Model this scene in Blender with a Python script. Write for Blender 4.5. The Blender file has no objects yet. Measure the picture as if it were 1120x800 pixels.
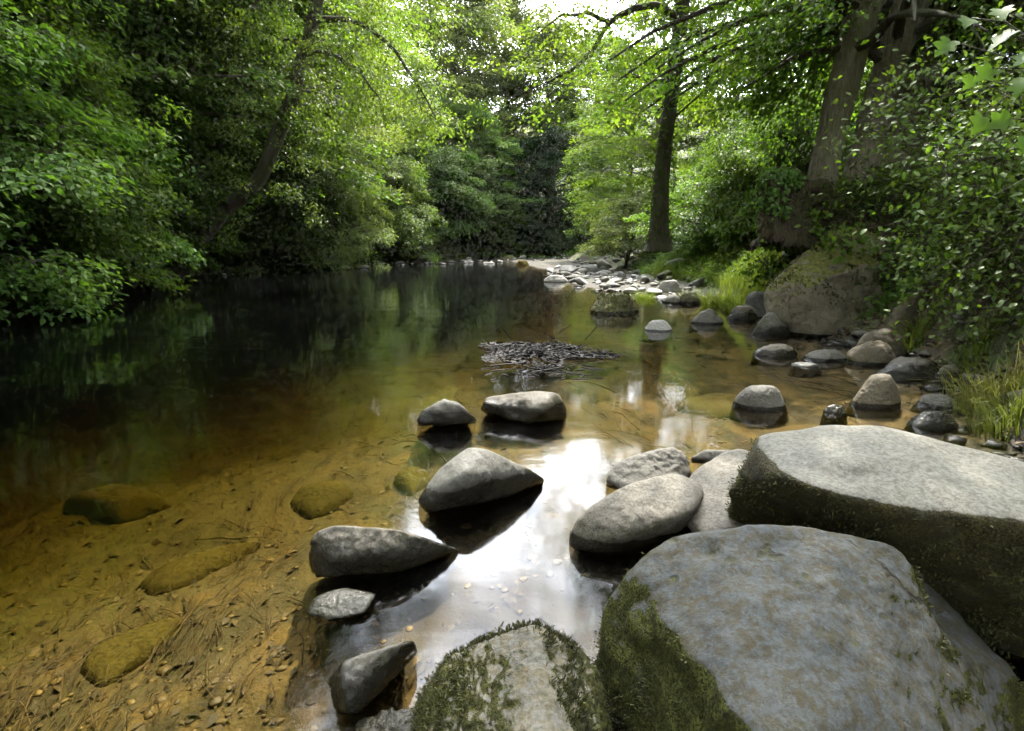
import bpy, bmesh, math, random
import numpy as np
from mathutils import Vector, Euler
R = math.radians
random.seed(7)
rng = np.random.default_rng(11)
sc = bpy.context.scene
col = sc.collection

# ------------------------------------------------------------------ camera
H = 1.2
PITCH = R(12.2)
FPX = 622.0
cam_d = bpy.data.cameras.new('camera')
cam = bpy.data.objects.new('camera', cam_d)
col.objects.link(cam)
cam.location = (0, 0, H)
cam.rotation_euler = (R(90) - PITCH, 0, 0)
cam_d.sensor_width = 36
cam_d.lens = 36 * FPX / 1120
cam_d.clip_start = 0.02
cam_d.clip_end = 2000
sc.camera = cam


def ray(px, py):
    u = (px - 560) / FPX
    v = (400 - py) / FPX
    return np.array([u, math.cos(PITCH) + v * math.sin(PITCH), -math.sin(PITCH) + v * math.cos(PITCH)])


def G(px, py, z=0.0):
    """the point at height z that the photograph shows at this pixel"""
    d = ray(px, py)
    t = (z - H) / d[2]
    return np.array([d[0] * t, d[1] * t, z])


def D(px, py, Y):
    """the point at distance Y ahead that the photograph shows at this pixel"""
    d = ray(px, py)
    t = Y / d[1]
    return np.array([d[0] * t, Y, H + d[2] * t])


# ------------------------------------------------------------------ noise
def _hash(ix, iy, iz, seed):
    n = (ix * 374761393 + iy * 668265263 + iz * 2147483647 + seed * 1274126177) & 0xFFFFFFFF
    n = ((n ^ (n >> 13)) * 1274126177) & 0xFFFFFFFF
    n = (n ^ (n >> 16)) & 0xFFFFFFFF
    return n.astype(np.float64) / 4294967295.0 * 2 - 1


def vnoise(p, seed=0):
    p = np.asarray(p, dtype=np.float64)
    i = np.floor(p).astype(np.int64)
    f = p - i
    f = f * f * f * (f * (f * 6 - 15) + 10)
    out = 0
    for dx in (0, 1):
        wx = f[:, 0] if dx else 1 - f[:, 0]
        for dy in (0, 1):
            wy = f[:, 1] if dy else 1 - f[:, 1]
            for dz in (0, 1):
                wz = f[:, 2] if dz else 1 - f[:, 2]
                out = out + wx * wy * wz * _hash(i[:, 0] + dx, i[:, 1] + dy, i[:, 2] + dz, seed)
    return out


def fbm(p, octaves=4, seed=0, gain=0.5):
    a, s, o = 1.0, 0, 0
    p = np.asarray(p, dtype=np.float64)
    for k in range(octaves):
        s = s + a * vnoise(p * (2.03 ** k) + 17.3 * k, seed + k)
        a *= gain
    return s


def sstep(a, b, x):
    t = np.clip((x - a) / (b - a), 0, 1)
    return t * t * (3 - 2 * t)


# ------------------------------------------------------------------ mesh helpers
def mesh_poly(name, V, F, mat=None, smooth=False):
    """V (n,3), F (m,k) faces of k corners each"""
    V = np.ascontiguousarray(V, dtype=np.float32)
    F = np.ascontiguousarray(F, dtype=np.int32)
    me = bpy.data.meshes.new(name)
    m, k = F.shape
    me.vertices.add(len(V))
    me.vertices.foreach_set('co', V.ravel())
    me.loops.add(m * k)
    me.loops.foreach_set('vertex_index', F.ravel())
    me.polygons.add(m)
    me.polygons.foreach_set('loop_start', np.arange(0, m * k, k, dtype=np.int32))
    try:
        me.polygons.foreach_set('loop_total', np.full(m, k, dtype=np.int32))
    except Exception:
        pass
    if smooth:
        me.polygons.foreach_set('use_smooth', np.ones(m, dtype=bool))
    me.update(calc_edges=True)
    if mat:
        me.materials.append(mat)
    return me


def obj(name, me, parent=None, loc=None):
    o = bpy.data.objects.new(name, me)
    col.objects.link(o)
    if parent is not None:
        o.parent = parent
    if loc is not None:
        o.location = loc
    return o


def tag(o, label=None, cat=None, group=None, kind=None):
    if label: o['label'] = label
    if cat: o['category'] = cat
    if group: o['group'] = group
    if kind: o['kind'] = kind
    return o


def copy_tree(root, loc, rz=0.0, scale=(1, 1, 1)):
    r = root.copy()
    col.objects.link(r)
    r.location = loc
    r.rotation_euler = (0, 0, rz)
    r.scale = scale
    for ch in list(root.children):
        c = ch.copy()
        col.objects.link(c)
        c.parent = r
        for g in list(ch.children):
            d = g.copy()
            col.objects.link(d)
            d.parent = c
    return r


class Geo:
    """collects quads"""
    def __init__(self):
        self.V, self.F, self.n = [], [], 0

    def add(self, V, F):
        self.V.append(np.asarray(V, float))
        self.F.append(np.asarray(F, int) + self.n)
        self.n += len(V)

    def tube(self, pts, radii, sides=6):
        pts = np.asarray(pts, float)
        radii = np.broadcast_to(np.asarray(radii, float), (len(pts),))
        tan = np.gradient(pts, axis=0)
        tan /= np.linalg.norm(tan, axis=1)[:, None] + 1e-9
        ref = np.array([0, 0, 1.0]) if abs(tan[0][2]) < .9 else np.array([1.0, 0, 0])
        a = np.cross(tan, ref); a /= np.linalg.norm(a, axis=1)[:, None] + 1e-9
        b = np.cross(tan, a)
        th = np.linspace(0, 2 * np.pi, sides, endpoint=False)
        ring = (a[:, None, :] * np.cos(th)[None, :, None] + b[:, None, :] * np.sin(th)[None, :, None]) * radii[:, None, None]
        V = (pts[:, None, :] + ring).reshape(-1, 3)
        n = len(pts)
        i = np.arange(n - 1)[:, None] * sides
        j = np.arange(sides)[None, :]
        j2 = (j + 1) % sides
        F = np.stack([i + j, i + j2, i + sides + j2, i + sides + j], -1).reshape(-1, 4)
        self.add(V, F)

    def mesh(self, name, mat, smooth=True):
        return mesh_poly(name, np.concatenate(self.V), np.concatenate(self.F), mat, smooth)


def unit(a):
    return a / (np.linalg.norm(a, axis=-1, keepdims=True) + 1e-9)


# ------------------------------------------------------------------ materials
class NT:
    def __init__(self, name):
        self.mat = bpy.data.materials.new(name)
        self.mat.use_nodes = True
        self.t = self.mat.node_tree
        self.t.nodes.clear()
        self.out = self.t.nodes.new('ShaderNodeOutputMaterial')

    def n(self, typ, **kw):
        nd = self.t.nodes.new(typ)
        for k, v in kw.items():
            if k.startswith('in_'):
                key = k[3:]
                key = int(key) if key.isdigit() else key.replace('_', ' ')
                self.s(nd.inputs[key], v)
            else:
                setattr(nd, k, v)
        return nd

    def s(self, sock, v):
        if hasattr(v, 'is_output') or isinstance(v, bpy.types.NodeSocket):
            self.t.links.new(v, sock)
        elif isinstance(v, bpy.types.Node):
            self.t.links.new(v.outputs[0], sock)
        else:
            if isinstance(v, tuple) and len(v) == 3 and sock.type == 'RGBA':
                v = (*v, 1)
            sock.default_value = v

    def noise(self, vec, scale, detail=4, rough=.55, dist=0.0):
        return self.n('ShaderNodeTexNoise', in_Vector=vec, in_Scale=scale, in_Detail=detail, in_Roughness=rough, in_Distortion=dist).outputs[0]

    def ramp(self, fac, a, b):
        nd = self.n('ShaderNodeMapRange', interpolation_type='SMOOTHSTEP')
        self.s(nd.inputs[0], fac)
        nd.inputs[1].default_value = a; nd.inputs[2].default_value = b
        return nd.outputs[0]

    def math(self, op, a, b=0.0, clamp=False):
        nd = self.n('ShaderNodeMath', operation=op, use_clamp=clamp)
        self.s(nd.inputs[0], a); self.s(nd.inputs[1], b)
        return nd.outputs[0]

    def mix(self, fac, a, b, blend='MIX'):
        nd = self.n('ShaderNodeMix', data_type='RGBA', blend_type=blend)
        self.s(nd.inputs[0], fac); self.s(nd.inputs[6], a); self.s(nd.inputs[7], b)
        return nd.outputs[2]

    def bump(self, h, strength=.3, dist=.02, normal=None):
        nd = self.n('ShaderNodeBump', in_Strength=strength, in_Distance=dist, in_Height=h)
        if normal is not None:
            self.s(nd.inputs['Normal'], normal)
        return nd.outputs[0]

    def done(self, shader):
        self.t.links.new(shader if isinstance(shader, bpy.types.NodeSocket) else shader.outputs[0], self.out.inputs[0])
        return self.mat


def rock_material(name, c1, c2, moss=0.0, moss_col=(.055, .06, .012), where='side', wet=.07, lichen=.5, lichen_col=(.36, .40, .42), scale=1.0, dirt=(.12, .10, .055), sidelo=.35, sidehi=.75):
    m = NT(name)
    geo = m.n('ShaderNodeNewGeometry')
    P = geo.outputs['Position']
    tc = m.n('ShaderNodeTexCoord').outputs['Object']
    rnd = m.n('ShaderNodeObjectInfo').outputs['Random']
    sep = m.n('ShaderNodeSeparateXYZ'); m.s(sep.inputs[0], P)
    sn = m.n('ShaderNodeSeparateXYZ'); m.s(sn.inputs[0], geo.outputs['Normal'])
    big = m.noise(P, 3.2 * scale, 6, .65, .2)
    mid = m.noise(P, 21 * scale, 8, .72, .25)
    fine = m.noise(P, 90 * scale, 3, .7)
    c = m.mix(m.ramp(big, .35, .65), c1, c2)
    c = m.mix(m.ramp(mid, .42, .68), c, dirt) if lichen > .3 else c
    lm = m.math('MULTIPLY', m.ramp(m.noise(P, 36 * scale, 10, .74, .25), .43, .55), lichen)
    c = m.mix(lm, c, lichen_col)
    c = m.mix(m.ramp(rnd, 0, 1), c, m.mix(.22, c, (.16, .12, .07)))
    c = m.mix(m.math('MULTIPLY', m.ramp(fine, .4, .66), .55), c, (.04, .038, .028))
    # pits
    vor = m.n('ShaderNodeTexVoronoi', in_Vector=P, in_Scale=19 * scale)
    pit = m.ramp(m.math('ADD', vor.outputs['Distance'], m.noise(P, 6, 2)), .48, .66)
    if lichen > .5:
        v2 = m.n('ShaderNodeTexVoronoi', in_Vector=m.mix(.12, P, m.n('ShaderNodeTexNoise', in_Vector=P, in_Scale=9.0).outputs[1]), in_Scale=7.5 * scale)
        hol = m.ramp(m.math('ADD', v2.outputs['Distance'], m.math('MULTIPLY', m.noise(P, 40, 4), .22)), .17, .30)
        c = m.mix(m.math('MULTIPLY', m.math('SUBTRACT', 1.0, hol), .85), c, m.mix(m.ramp(m.noise(P, 50, 3), .4, .6), (.03, .03, .014), (.06, .062, .02)))
    if lichen > .5: c = m.mix(m.math('SUBTRACT', .8, m.math('MULTIPLY', pit, .8)), c, (.045, .045, .02))
    if moss > 0:
        nzv = sn.outputs[2]
        base = m.math('SUBTRACT', 1.0, m.ramp(nzv, sidelo, sidehi)) if where == 'side' else m.ramp(nzv, sidelo, sidehi)
        jit = m.math('ADD', base, m.math('MULTIPLY', m.math('SUBTRACT', m.noise(P, 7 * scale, 6, .7, .5), .5), 2.3))
        mm = m.math('MULTIPLY', m.ramp(jit, .35, .8), moss)
        mc = m.mix(m.ramp(m.noise(P, 22 * scale, 4, .6), .35, .7), moss_col, tuple(x * 2.3 for x in moss_col))
        mc = m.mix(m.ramp(m.noise(P, 160, 2, .6), .4, .65), mc, tuple(x * .35 for x in moss_col))
        c = m.mix(mm, c, mc)
    else:
        mm = 0.0
    wn = m.math('ADD', sep.outputs[2], m.math('MULTIPLY', m.math('SUBTRACT', m.noise(P, 6, 5, .65), .5), min(.12, max(.02, wet * 1.1))))
    wetm = m.math('SUBTRACT', 1.0, m.ramp(wn, wet * .78, wet * 1.06 + .004))
    c = m.mix(wetm, c, m.mix(1.0, c, (.20, .20, .185), 'MULTIPLY'))
    if wet > 0:
        # brown algae on what stays under water
        alg = m.ramp(m.math('ADD', sep.outputs[2], m.math('MULTIPLY', m.math('SUBTRACT', m.noise(P, 12, 3), .5), .03)), -.004, -.05)
        c = m.mix(alg, c, m.mix(m.ramp(mid, .35, .65), (.05, .033, .009), (.10, .068, .016)))
    rough = m.n('ShaderNodeMix', data_type='FLOAT')
    m.s(rough.inputs[0], wetm); m.s(rough.inputs[2], m.math('ADD', .55, m.math('MULTIPLY', m.ramp(big, .3, .7), .25))); rough.inputs[3].default_value = .13 if wet > 0 else .8
    b = m.bump(m.noise(P, 26 * scale, 8, .68), .45 if lichen > .5 else .3, .022)
    b = m.bump(m.noise(P, 120, 5, .75), .5, .006, b)
    b = m.bump(pit, .25, .012, b)
    if lichen > .5:
        ce = m.n('ShaderNodeTexVoronoi', feature='DISTANCE_TO_EDGE', in_Vector=m.mix(.22, P, m.n('ShaderNodeTexNoise', in_Vector=P, in_Scale=3.5, in_Detail=6.0).outputs[1]), in_Scale=2.1)
        crack = m.math('MULTIPLY', m.math('SUBTRACT', 1.0, m.ramp(ce.outputs[0], .002, .011)), m.ramp(m.noise(P, 2.6, 3), .5, .62))
        c = m.mix(m.math('MULTIPLY', crack, .8), c, (.018, .016, .01))
        b = m.bump(m.math('SUBTRACT', 1.0, crack), .7, .012, b)
    if lichen > .5: b = m.bump(hol, .6, .02, b)
    if moss > 0:
        b = m.bump(m.math('MULTIPLY', mm, m.noise(P, 120, 4, .7)), .9, .012, b)
    bs = m.n('ShaderNodeBsdfPrincipled', in_Base_Color=c, in_Roughness=rough.outputs[0], in_Normal=b)
    bs.inputs['Specular IOR Level'].default_value = (.14 if lichen > .5 else .24) if wet > 0 else .05
    return m.done(bs)


def leaf_material(name, c1, c2, trans=.45, tcol=None, gloss=.35, clump=.5, spec=.5):
    m = NT(name)
    geo = m.n('ShaderNodeNewGeometry')
    rnd = geo.outputs['Random Per Island']
    oi = m.n('ShaderNodeObjectInfo').outputs['Random']
    c = m.mix(rnd, c1, c2)
    cl = m.noise(geo.outputs['Position'], clump, 3, .6)
    c = m.mix(m.ramp(cl, .38, .66), c, tuple(.5 * (a + b) * k for a, b, k in zip(c1, c2, (1.45, 1.25, .9))))
    hs = m.n('ShaderNodeHueSaturation', in_Color=c)
    m.s(hs.inputs['Hue'], m.math('ADD', .485, m.math('MULTIPLY', oi, .03)))
    m.s(hs.inputs['Value'], m.math('ADD', .85, m.math('MULTIPLY', oi, .3)))
    c = hs.outputs[0]
    bs = m.n('ShaderNodeBsdfPrincipled', in_Base_Color=c, in_Roughness=gloss + .15)
    bs.inputs['Specular IOR Level'].default_value = spec * .42
    tc = m.mix(1.0, c, tcol or (1.75, 1.9, .5), 'MULTIPLY')
    tr = m.n('ShaderNodeBsdfTranslucent', in_Color=tc)
    mx = m.n('ShaderNodeMixShader', in_0=trans)
    m.s(mx.inputs[1], bs); m.s(mx.inputs[2], tr)
    return m.done(mx)


def bark_material(name, c1, c2, moss=.4, moss_col=(.06, .075, .015)):
    m = NT(name)
    P = m.n('ShaderNodeNewGeometry').outputs['Position']
    mp = m.n('ShaderNodeMapping', in_Vector=P); mp.inputs['Scale'].default_value = (1, 1, .16)
    a = m.noise(mp.outputs[0], 26, 6, .75, .9)
    c = m.mix(m.ramp(a, .35, .65), c1, c2)
    mm = m.math('MULTIPLY', m.ramp(m.noise(P, 1.6, 5, .65), .42, .6), moss)
    c = m.mix(mm, c, moss_col)
    b = m.bump(a, 1.0, .07)
    b = m.bump(m.noise(P, 60, 4, .7), .4, .008, b)
    return m.done(m.n('ShaderNodeBsdfPrincipled', in_Base_Color=c, in_Roughness=.85, in_Normal=b))


def plain_material(name, c1, c2, scale=20, rough=.8, trans=0.0, island=False):
    m = NT(name)
    geo = m.n('ShaderNodeNewGeometry')
    f = geo.outputs['Random Per Island'] if island else m.ramp(m.noise(geo.outputs['Position'], scale, 5, .65), .35, .65)
    c = m.mix(f, c1, c2)
    bs = m.n('ShaderNodeBsdfPrincipled', in_Base_Color=c, in_Roughness=rough)
    if trans:
        tr = m.n('ShaderNodeBsdfTranslucent', in_Color=m.mix(1.0, c, (1.7, 1.6, .7), 'MULTIPLY'))
        mx = m.n('ShaderNodeMixShader', in_0=trans)
        m.s(mx.inputs[1], bs); m.s(mx.inputs[2], tr)
        return m.done(mx)
    if name == 'wet twigs': bs.inputs['Specular IOR Level'].default_value = .15
    return m.done(bs)


M = {}
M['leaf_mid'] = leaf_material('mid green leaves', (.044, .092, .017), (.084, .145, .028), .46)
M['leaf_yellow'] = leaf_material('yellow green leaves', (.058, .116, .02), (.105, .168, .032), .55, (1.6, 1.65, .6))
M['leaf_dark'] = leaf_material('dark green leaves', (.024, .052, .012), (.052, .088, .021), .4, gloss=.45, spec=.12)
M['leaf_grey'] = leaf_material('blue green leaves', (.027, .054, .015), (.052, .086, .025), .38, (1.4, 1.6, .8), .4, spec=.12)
M['leaf_pale'] = leaf_material('pale green leaves', (.10, .155, .045), (.16, .215, .075), .52, (1.6, 1.7, .8))  # lightened in the colour to stand in for haze on the far trees
M['leaf_deep'] = leaf_material('deep evergreen leaves', (.010, .028, .012), (.02, .045, .016), .15, spec=.12)  # dark evergreen, with the far hollow's shade also put into the colour
M['leaf_bramble'] = leaf_material('bramble leaves', (.05, .10, .02), (.10, .17, .035), .42, spec=.7)
M['bark_dark'] = bark_material('dark bark', (.03, .024, .016), (.07, .055, .035), .5)
M['bark_grey'] = bark_material('grey brown bark', (.10, .088, .062), (.29, .255, .185), .6, (.13, .13, .045))
M['root'] = bark_material('earthy root bark', (.03, .02, .011), (.11, .078, .042), .7, (.05, .055, .010))
M['rock_grey'] = rock_material('smooth grey river stone', (.072, .07, .062), (.108, .104, .092), 0, wet=.025, lichen=.25, lichen_col=(.19, .19, .18))
M['rock_wet'] = rock_material('dark wet river stone', (.07, .067, .058), (.11, .105, .093), .25, wet=.125, lichen=.2, where='side', lichen_col=(.17, .17, .16))
M['rock_pale'] = rock_material('pale sandstone', (.115, .102, .08), (.15, .137, .113), .12, wet=.07, lichen=.25, lichen_col=(.27, .26, .235), dirt=(.18, .135, .08))
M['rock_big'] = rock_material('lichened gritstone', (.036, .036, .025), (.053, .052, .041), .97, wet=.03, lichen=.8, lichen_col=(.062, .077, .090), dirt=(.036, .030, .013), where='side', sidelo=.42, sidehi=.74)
M['rock_back'] = rock_material('pale gritstone', (.108, .101, .08), (.148, .14, .113), .98, wet=.03, lichen=.3, lichen_col=(.25, .25, .225), where='side', sidelo=.6, sidehi=.95, moss_col=(.036, .031, .007))  # paler stone than the front boulder
M['rock_moss'] = rock_material('mossy stone', (.045, .036, .022), (.085, .07, .046), .9, (.055, .062, .011), 'top', wet=.05, lichen=.15, sidelo=.25, sidehi=.8, lichen_col=(.16, .15, .12))
M['rock_bank'] = rock_material('brown bank boulder', (.085, .072, .05), (.145, .126, .092), .95, (.085, .09, .013), 'top', wet=.05, lichen=.3, lichen_col=(.2, .19, .13), dirt=(.07, .055, .03), sidelo=.3, sidehi=.95)
M['rock_cobble'] = rock_material('dry cobble', (.15, .145, .125), (.25, .24, .22), 0, wet=.03, lichen=.2)
M['rock_white'] = rock_material('bleached cobble', (.30, .295, .275), (.40, .39, .365), 0, wet=.02, lichen=.1)
M['rock_gold'] = rock_material('silted submerged stone', (.42, .31, .05), (.52, .40, .07), 0, wet=-.9, lichen=.1)
M['moss_dark'] = plain_material('dark moss fronds', (.010, .011, .004), (.035, .036, .010), rough=.9, trans=.15, island=True)
M['moss'] = plain_material('moss fronds', (.02, .024, .006), (.07, .072, .016), rough=.9, trans=.2, island=True)
M['grass'] = plain_material('grass blades', (.05, .09, .012), (.14, .19, .03), rough=.6, trans=.4, island=True)
M['grass_dark'] = plain_material('dark grass blades', (.03, .055, .010), (.10, .125, .03), rough=.6, trans=.4, island=True)  # blades of a darker green than the other tufts
M['straw'] = plain_material('straw grass blades', (.10, .125, .03), (.21, .21, .075), rough=.6, trans=.35, island=True)
M['weed'] = plain_material('river weed', (.02, .013, .004), (.085, .05, .010), rough=.7, island=True)
M['twig'] = plain_material('wet twigs', (.006, .005, .004), (.024, .020, .016), rough=.6, island=True)
M['pebble'] = plain_material('bed pebbles', (.045, .027, .007), (.15, .095, .022), rough=.6, island=True)


# ------------------------------------------------------------------ terrain
wl_left = np.array([(-3.2, -6), (-4.6, -1), (-6.5, 3), (-8.2, 7), (-9.9, 11), (-11.5, 15), (-12.0, 19), (-11.4, 24), (-10.2, 28.5), (-6.8, 34), (-3.5, 38), (-1.5, 44), (2, 60)], float)
wl_right = np.array([(2.2, -6), (2.4, -1), (2.6, 1.5), (3.15, 3.4), (4.0, 5), (4.05, 7.2), (4.2, 9.6), (4.5, 14), (4.3, 19), (4.0, 26), (3.5, 34), (3.6, 44), (5, 60)], float)


def h_ground(x, y):
    x = np.asarray(x, float); y = np.asarray(y, float)
    xl = np.interp(y, wl_left[:, 1], wl_left[:, 0])
    xr = np.interp(y, wl_right[:, 1], wl_right[:, 0])
    P = np.stack([x, y, np.zeros_like(x)], -1).reshape(-1, 3)
    n1 = fbm(P * .35, 4, 3).reshape(x.shape)
    n2 = fbm(P * 1.7, 4, 9).reshape(x.shape)
    n3 = fbm(P * 6, 3, 21).reshape(x.shape)
    xl = xl + n1 * .5; xr = xr + n1 * .25
    # bed
    line = np.interp(y, [-3, 0, 1.6, 3, 5, 9, 14, 22, 34], [-2.6, -2.3, -1.9, -1.2, -.2, 1.2, 1.6, 2.2, 2.2])
    s = sstep(-1.6, 6.6, line - x + n1 * .6 + n2 * .25) * (1 - .75 * sstep(20, 34, y))
    bed = -.15 - .07 * sstep(.2, -1.2, x) * sstep(6, 3, y) - 1.0 * s + n2 * .05 * (1 + s) + n3 * .012
    dr = xr - x
    bed = np.maximum(bed, -.02 - .09 * sstep(-.2, 1.4, dr) - 5 * sstep(2.0, 5.5, dr))
    # gravel bar across the far end and along the right
    bar = sstep(36, 42, y)
    bed = bed * (1 - bar) + (.07 + n2 * .05) * bar
    rb = sstep(11.5, 16, y) * sstep(-.6, 1.6, x - np.interp(y, [11, 14, 18, 25, 40], [2.6, 1.6, 1.0, .9, -1.5]))
    bed = bed * (1 - rb) + (.05 + n2 * .05) * rb
    # banks
    dR = x - xr
    hr = np.interp(y, [-4, 2, 5, 8, 10.5, 12.5, 16, 30, 60], [.9, 1.0, 1.6, 2.1, 2.1, 1.15, .9, 1.0, 1.5])
    wR = np.interp(y, [0, 3, 5, 8, 11, 14, 30], [1.2, .75, 1.0, 1.2, 1.3, 1.6, 3])
    right = hr * sstep(-.1, 1, dR / wR) + .16 * np.maximum(dR - wR, 0) + n1 * .2 * sstep(.5, 3, dR) + n2 * .08
    dL = xl - x
    right = right * (1 - .8 * np.exp(-((x - 4.9) ** 2 + (y - 7.6) ** 2) / 1.2))
    left = .9 * sstep(-.05, 1, dL / 2.2) + .42 * np.maximum(dL - 1.2, 0) + n1 * .3 * sstep(.5, 3, dL) + n2 * .08
    far = .35 * np.maximum(y - 46, 0)
    h = bed
    h = np.where(dR > -.1, np.maximum(h, h * (1 - sstep(-.1, .3, dR)) + right * sstep(-.1, .3, dR)), h)
    h = np.where(dL > -.1, np.maximum(h, h * (1 - sstep(-.1, .3, dL)) + left * sstep(-.1, .3, dL)), h)
    h = h + far
    d = np.hypot(x, y)
    return np.minimum(h, 22 + d * .02) - .0


_gx = np.arange(-26, 20.01, .1); _gy = np.arange(-9, 64.01, .1)
_H = h_ground(*np.meshgrid(_gx, _gy, indexing='ij'))


def hz(x, y):
    i = min(max((x - _gx[0]) / .1, 0), len(_gx) - 1.001); j = min(max((y - _gy[0]) / .1, 0), len(_gy) - 1.001)
    a, b = int(i), int(j); u, v = i - a, j - b
    return float(_H[a, b] * (1 - u) * (1 - v) + _H[a + 1, b] * u * (1 - v) + _H[a, b + 1] * (1 - u) * v + _H[a + 1, b + 1] * u * v)


def build_ground():
    rad = np.concatenate([[0.0], np.geomspace(.25, 420, 300)])
    th = np.concatenate([np.linspace(-R(62), R(62), 620), np.linspace(R(62), 2 * np.pi - R(62), 92)[1:-1]])
    nr, nt = len(rad), len(th)
    X = rad[:, None] * np.sin(th)[None]
    Y = rad[:, None] * np.cos(th)[None] + .2
    Z = h_ground(X, Y)
    V = np.stack([X, Y, Z], -1).reshape(-1, 3)
    i = np.arange(nr - 1)[:, None] * nt
    j = np.arange(nt)[None]; j2 = (j + 1) % nt
    F = np.stack([i + j2, i + j, i + nt + j, i + nt + j2], -1).reshape(-1, 4)
    m = NT('river bed and bank soil')
    P = m.n('ShaderNodeNewGeometry').outputs['Position']
    sep = m.n('ShaderNodeSeparateXYZ'); m.s(sep.inputs[0], P)
    z = sep.outputs[2]
    mp = m.n('ShaderNodeMapping', in_Vector=P); mp.inputs['Scale'].default_value = (1, .28, 1)
    streak = m.noise(mp.outputs[0], 4.2, 8, .7, 1.4)
    gv = m.n('ShaderNodeTexVoronoi', in_Vector=P, in_Scale=58); gv.inputs['Randomness'].default_value = 1
    grav = m.mix(gv.outputs['Color'], (.046, .028, .005), (.15, .09, .013))
    grav = m.mix(m.ramp(m.noise(P, 3.0, 5, .6, .6), .35, .62), m.mix(.5, grav, (.12, .072, .010)), (.078, .052, .011))
    grav = m.mix(m.math('MULTIPLY', m.ramp(streak, .46, .6), .88), grav, (.026, .016, .005))
    grav = m.mix(m.math('MULTIPLY', m.ramp(m.noise(P, 1.7, 6, .65, .8), .46, .6), .85), grav, (.028, .02, .006))
    silt = m.mix(m.ramp(streak, .35, .65), (.05, .043, .014), (.10, .085, .026))
    zs = m.math('ADD', z, m.math('MULTIPLY', m.math('SUBTRACT', m.noise(mp.outputs[0], 2.0, 6, .65, .8), .5), .6))
    grav = m.mix(m.ramp(zs, -.12, -.62), grav, silt)
    soil = m.mix(m.ramp(m.noise(P, 6, 6, .7), .35, .65), (.035, .024, .014), (.075, .055, .03))
    green = m.mix(m.ramp(m.noise(P, 14, 4, .6), .35, .65), (.03, .05, .01), (.07, .10, .02))
    soil = m.mix(m.ramp(m.noise(P, 1.4, 5, .65), .42, .6), soil, green)
    zz = m.math('ADD', z, m.math('MULTIPLY', m.math('SUBTRACT', m.noise(P, 5, 4), .5), .14))
    sand = m.mix(m.ramp(gv.outputs['Distance'], .0, .4), (.10, .09, .07), (.035, .03, .022))
    # the bed is darker brown in a ragged patch between the mid-stream stones
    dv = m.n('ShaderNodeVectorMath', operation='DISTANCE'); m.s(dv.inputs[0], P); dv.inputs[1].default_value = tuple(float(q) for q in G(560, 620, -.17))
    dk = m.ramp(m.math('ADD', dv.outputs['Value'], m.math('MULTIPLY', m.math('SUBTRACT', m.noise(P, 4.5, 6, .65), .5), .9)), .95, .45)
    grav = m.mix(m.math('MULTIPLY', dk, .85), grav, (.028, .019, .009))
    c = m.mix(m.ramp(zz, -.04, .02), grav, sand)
    c = m.mix(m.ramp(zz, .05, .14), c, soil)
    b = m.bump(gv.outputs['Distance'], .25, .008)
    b = m.bump(m.noise(P, 18, 7, .7), .6, .03, b)
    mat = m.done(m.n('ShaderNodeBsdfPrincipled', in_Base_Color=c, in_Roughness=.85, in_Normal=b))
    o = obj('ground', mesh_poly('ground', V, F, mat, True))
    tag(o, 'amber river bed rising to dark earthy wooded banks', 'ground', kind='structure')
    return o


def build_water():
    m = NT('tannin river water')
    P = m.n('ShaderNodeNewGeometry').outputs['Position']
    mp = m.n('ShaderNodeMapping', in_Vector=P); mp.inputs['Scale'].default_value = (.55, 1.5, 1)
    a = m.noise(mp.outputs[0], 1.6, 3, .5, .4)
    b_ = m.noise(mp.outputs[0], 9, 2, .5, .5)
    hgt = m.math('ADD', a, m.math('MULTIPLY', b_, .10))
    sp = m.n('ShaderNodeSeparateXYZ'); m.s(sp.inputs[0], P)
    # the current in the main channel is livelier than the water among the stones
    live = m.math('ADD', .75, m.math('MULTIPLY', m.ramp(m.math('SUBTRACT', sp.outputs[1], m.math('MULTIPLY', sp.outputs[0], 1.1)), 3.5, 10.0), 1.2))
    hgt = m.math('MULTIPLY', hgt, live)
    nb = m.bump(hgt, .075, .05)
    fr = m.n('ShaderNodeFresnel', in_IOR=1.333, in_Normal=nb)
    gl = m.n('ShaderNodeBsdfGlossy', in_Color=(.95, .97, 1), in_Roughness=.072, in_Normal=nb)
    tr = m.n('ShaderNodeBsdfTransparent')
    mx = m.n('ShaderNodeMixShader')
    m.s(mx.inputs[0], fr.outputs[0]); m.s(mx.inputs[1], tr); m.s(mx.inputs[2], gl)
    va = m.n('ShaderNodeVolumeAbsorption', in_Color=(.66, .60, .22), in_Density=2.1)
    m.t.links.new(va.outputs[0], m.out.inputs[1])
    mat = m.done(mx)
    x0, x1, y0, y1 = -16, 9, -8, 48
    V = [(x0, y0, 0), (x1, y0, 0), (x1, y1, 0), (x0, y1, 0), (x0, y0, -3), (x1, y0, -3), (x1, y1, -3), (x0, y1, -3)]
    F = [(0, 1, 2, 3), (7, 6, 5, 4), (0, 4, 5, 1), (1, 5, 6, 2), (2, 6, 7, 3), (3, 7, 4, 0)]
    me = mesh_poly('river_water', V, F, mat)
    me.shade_flat()
    o = obj('river_water', me)
    tag(o, 'calm clear brown river water mirroring the sky and trees', 'river', kind='structure')


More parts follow.
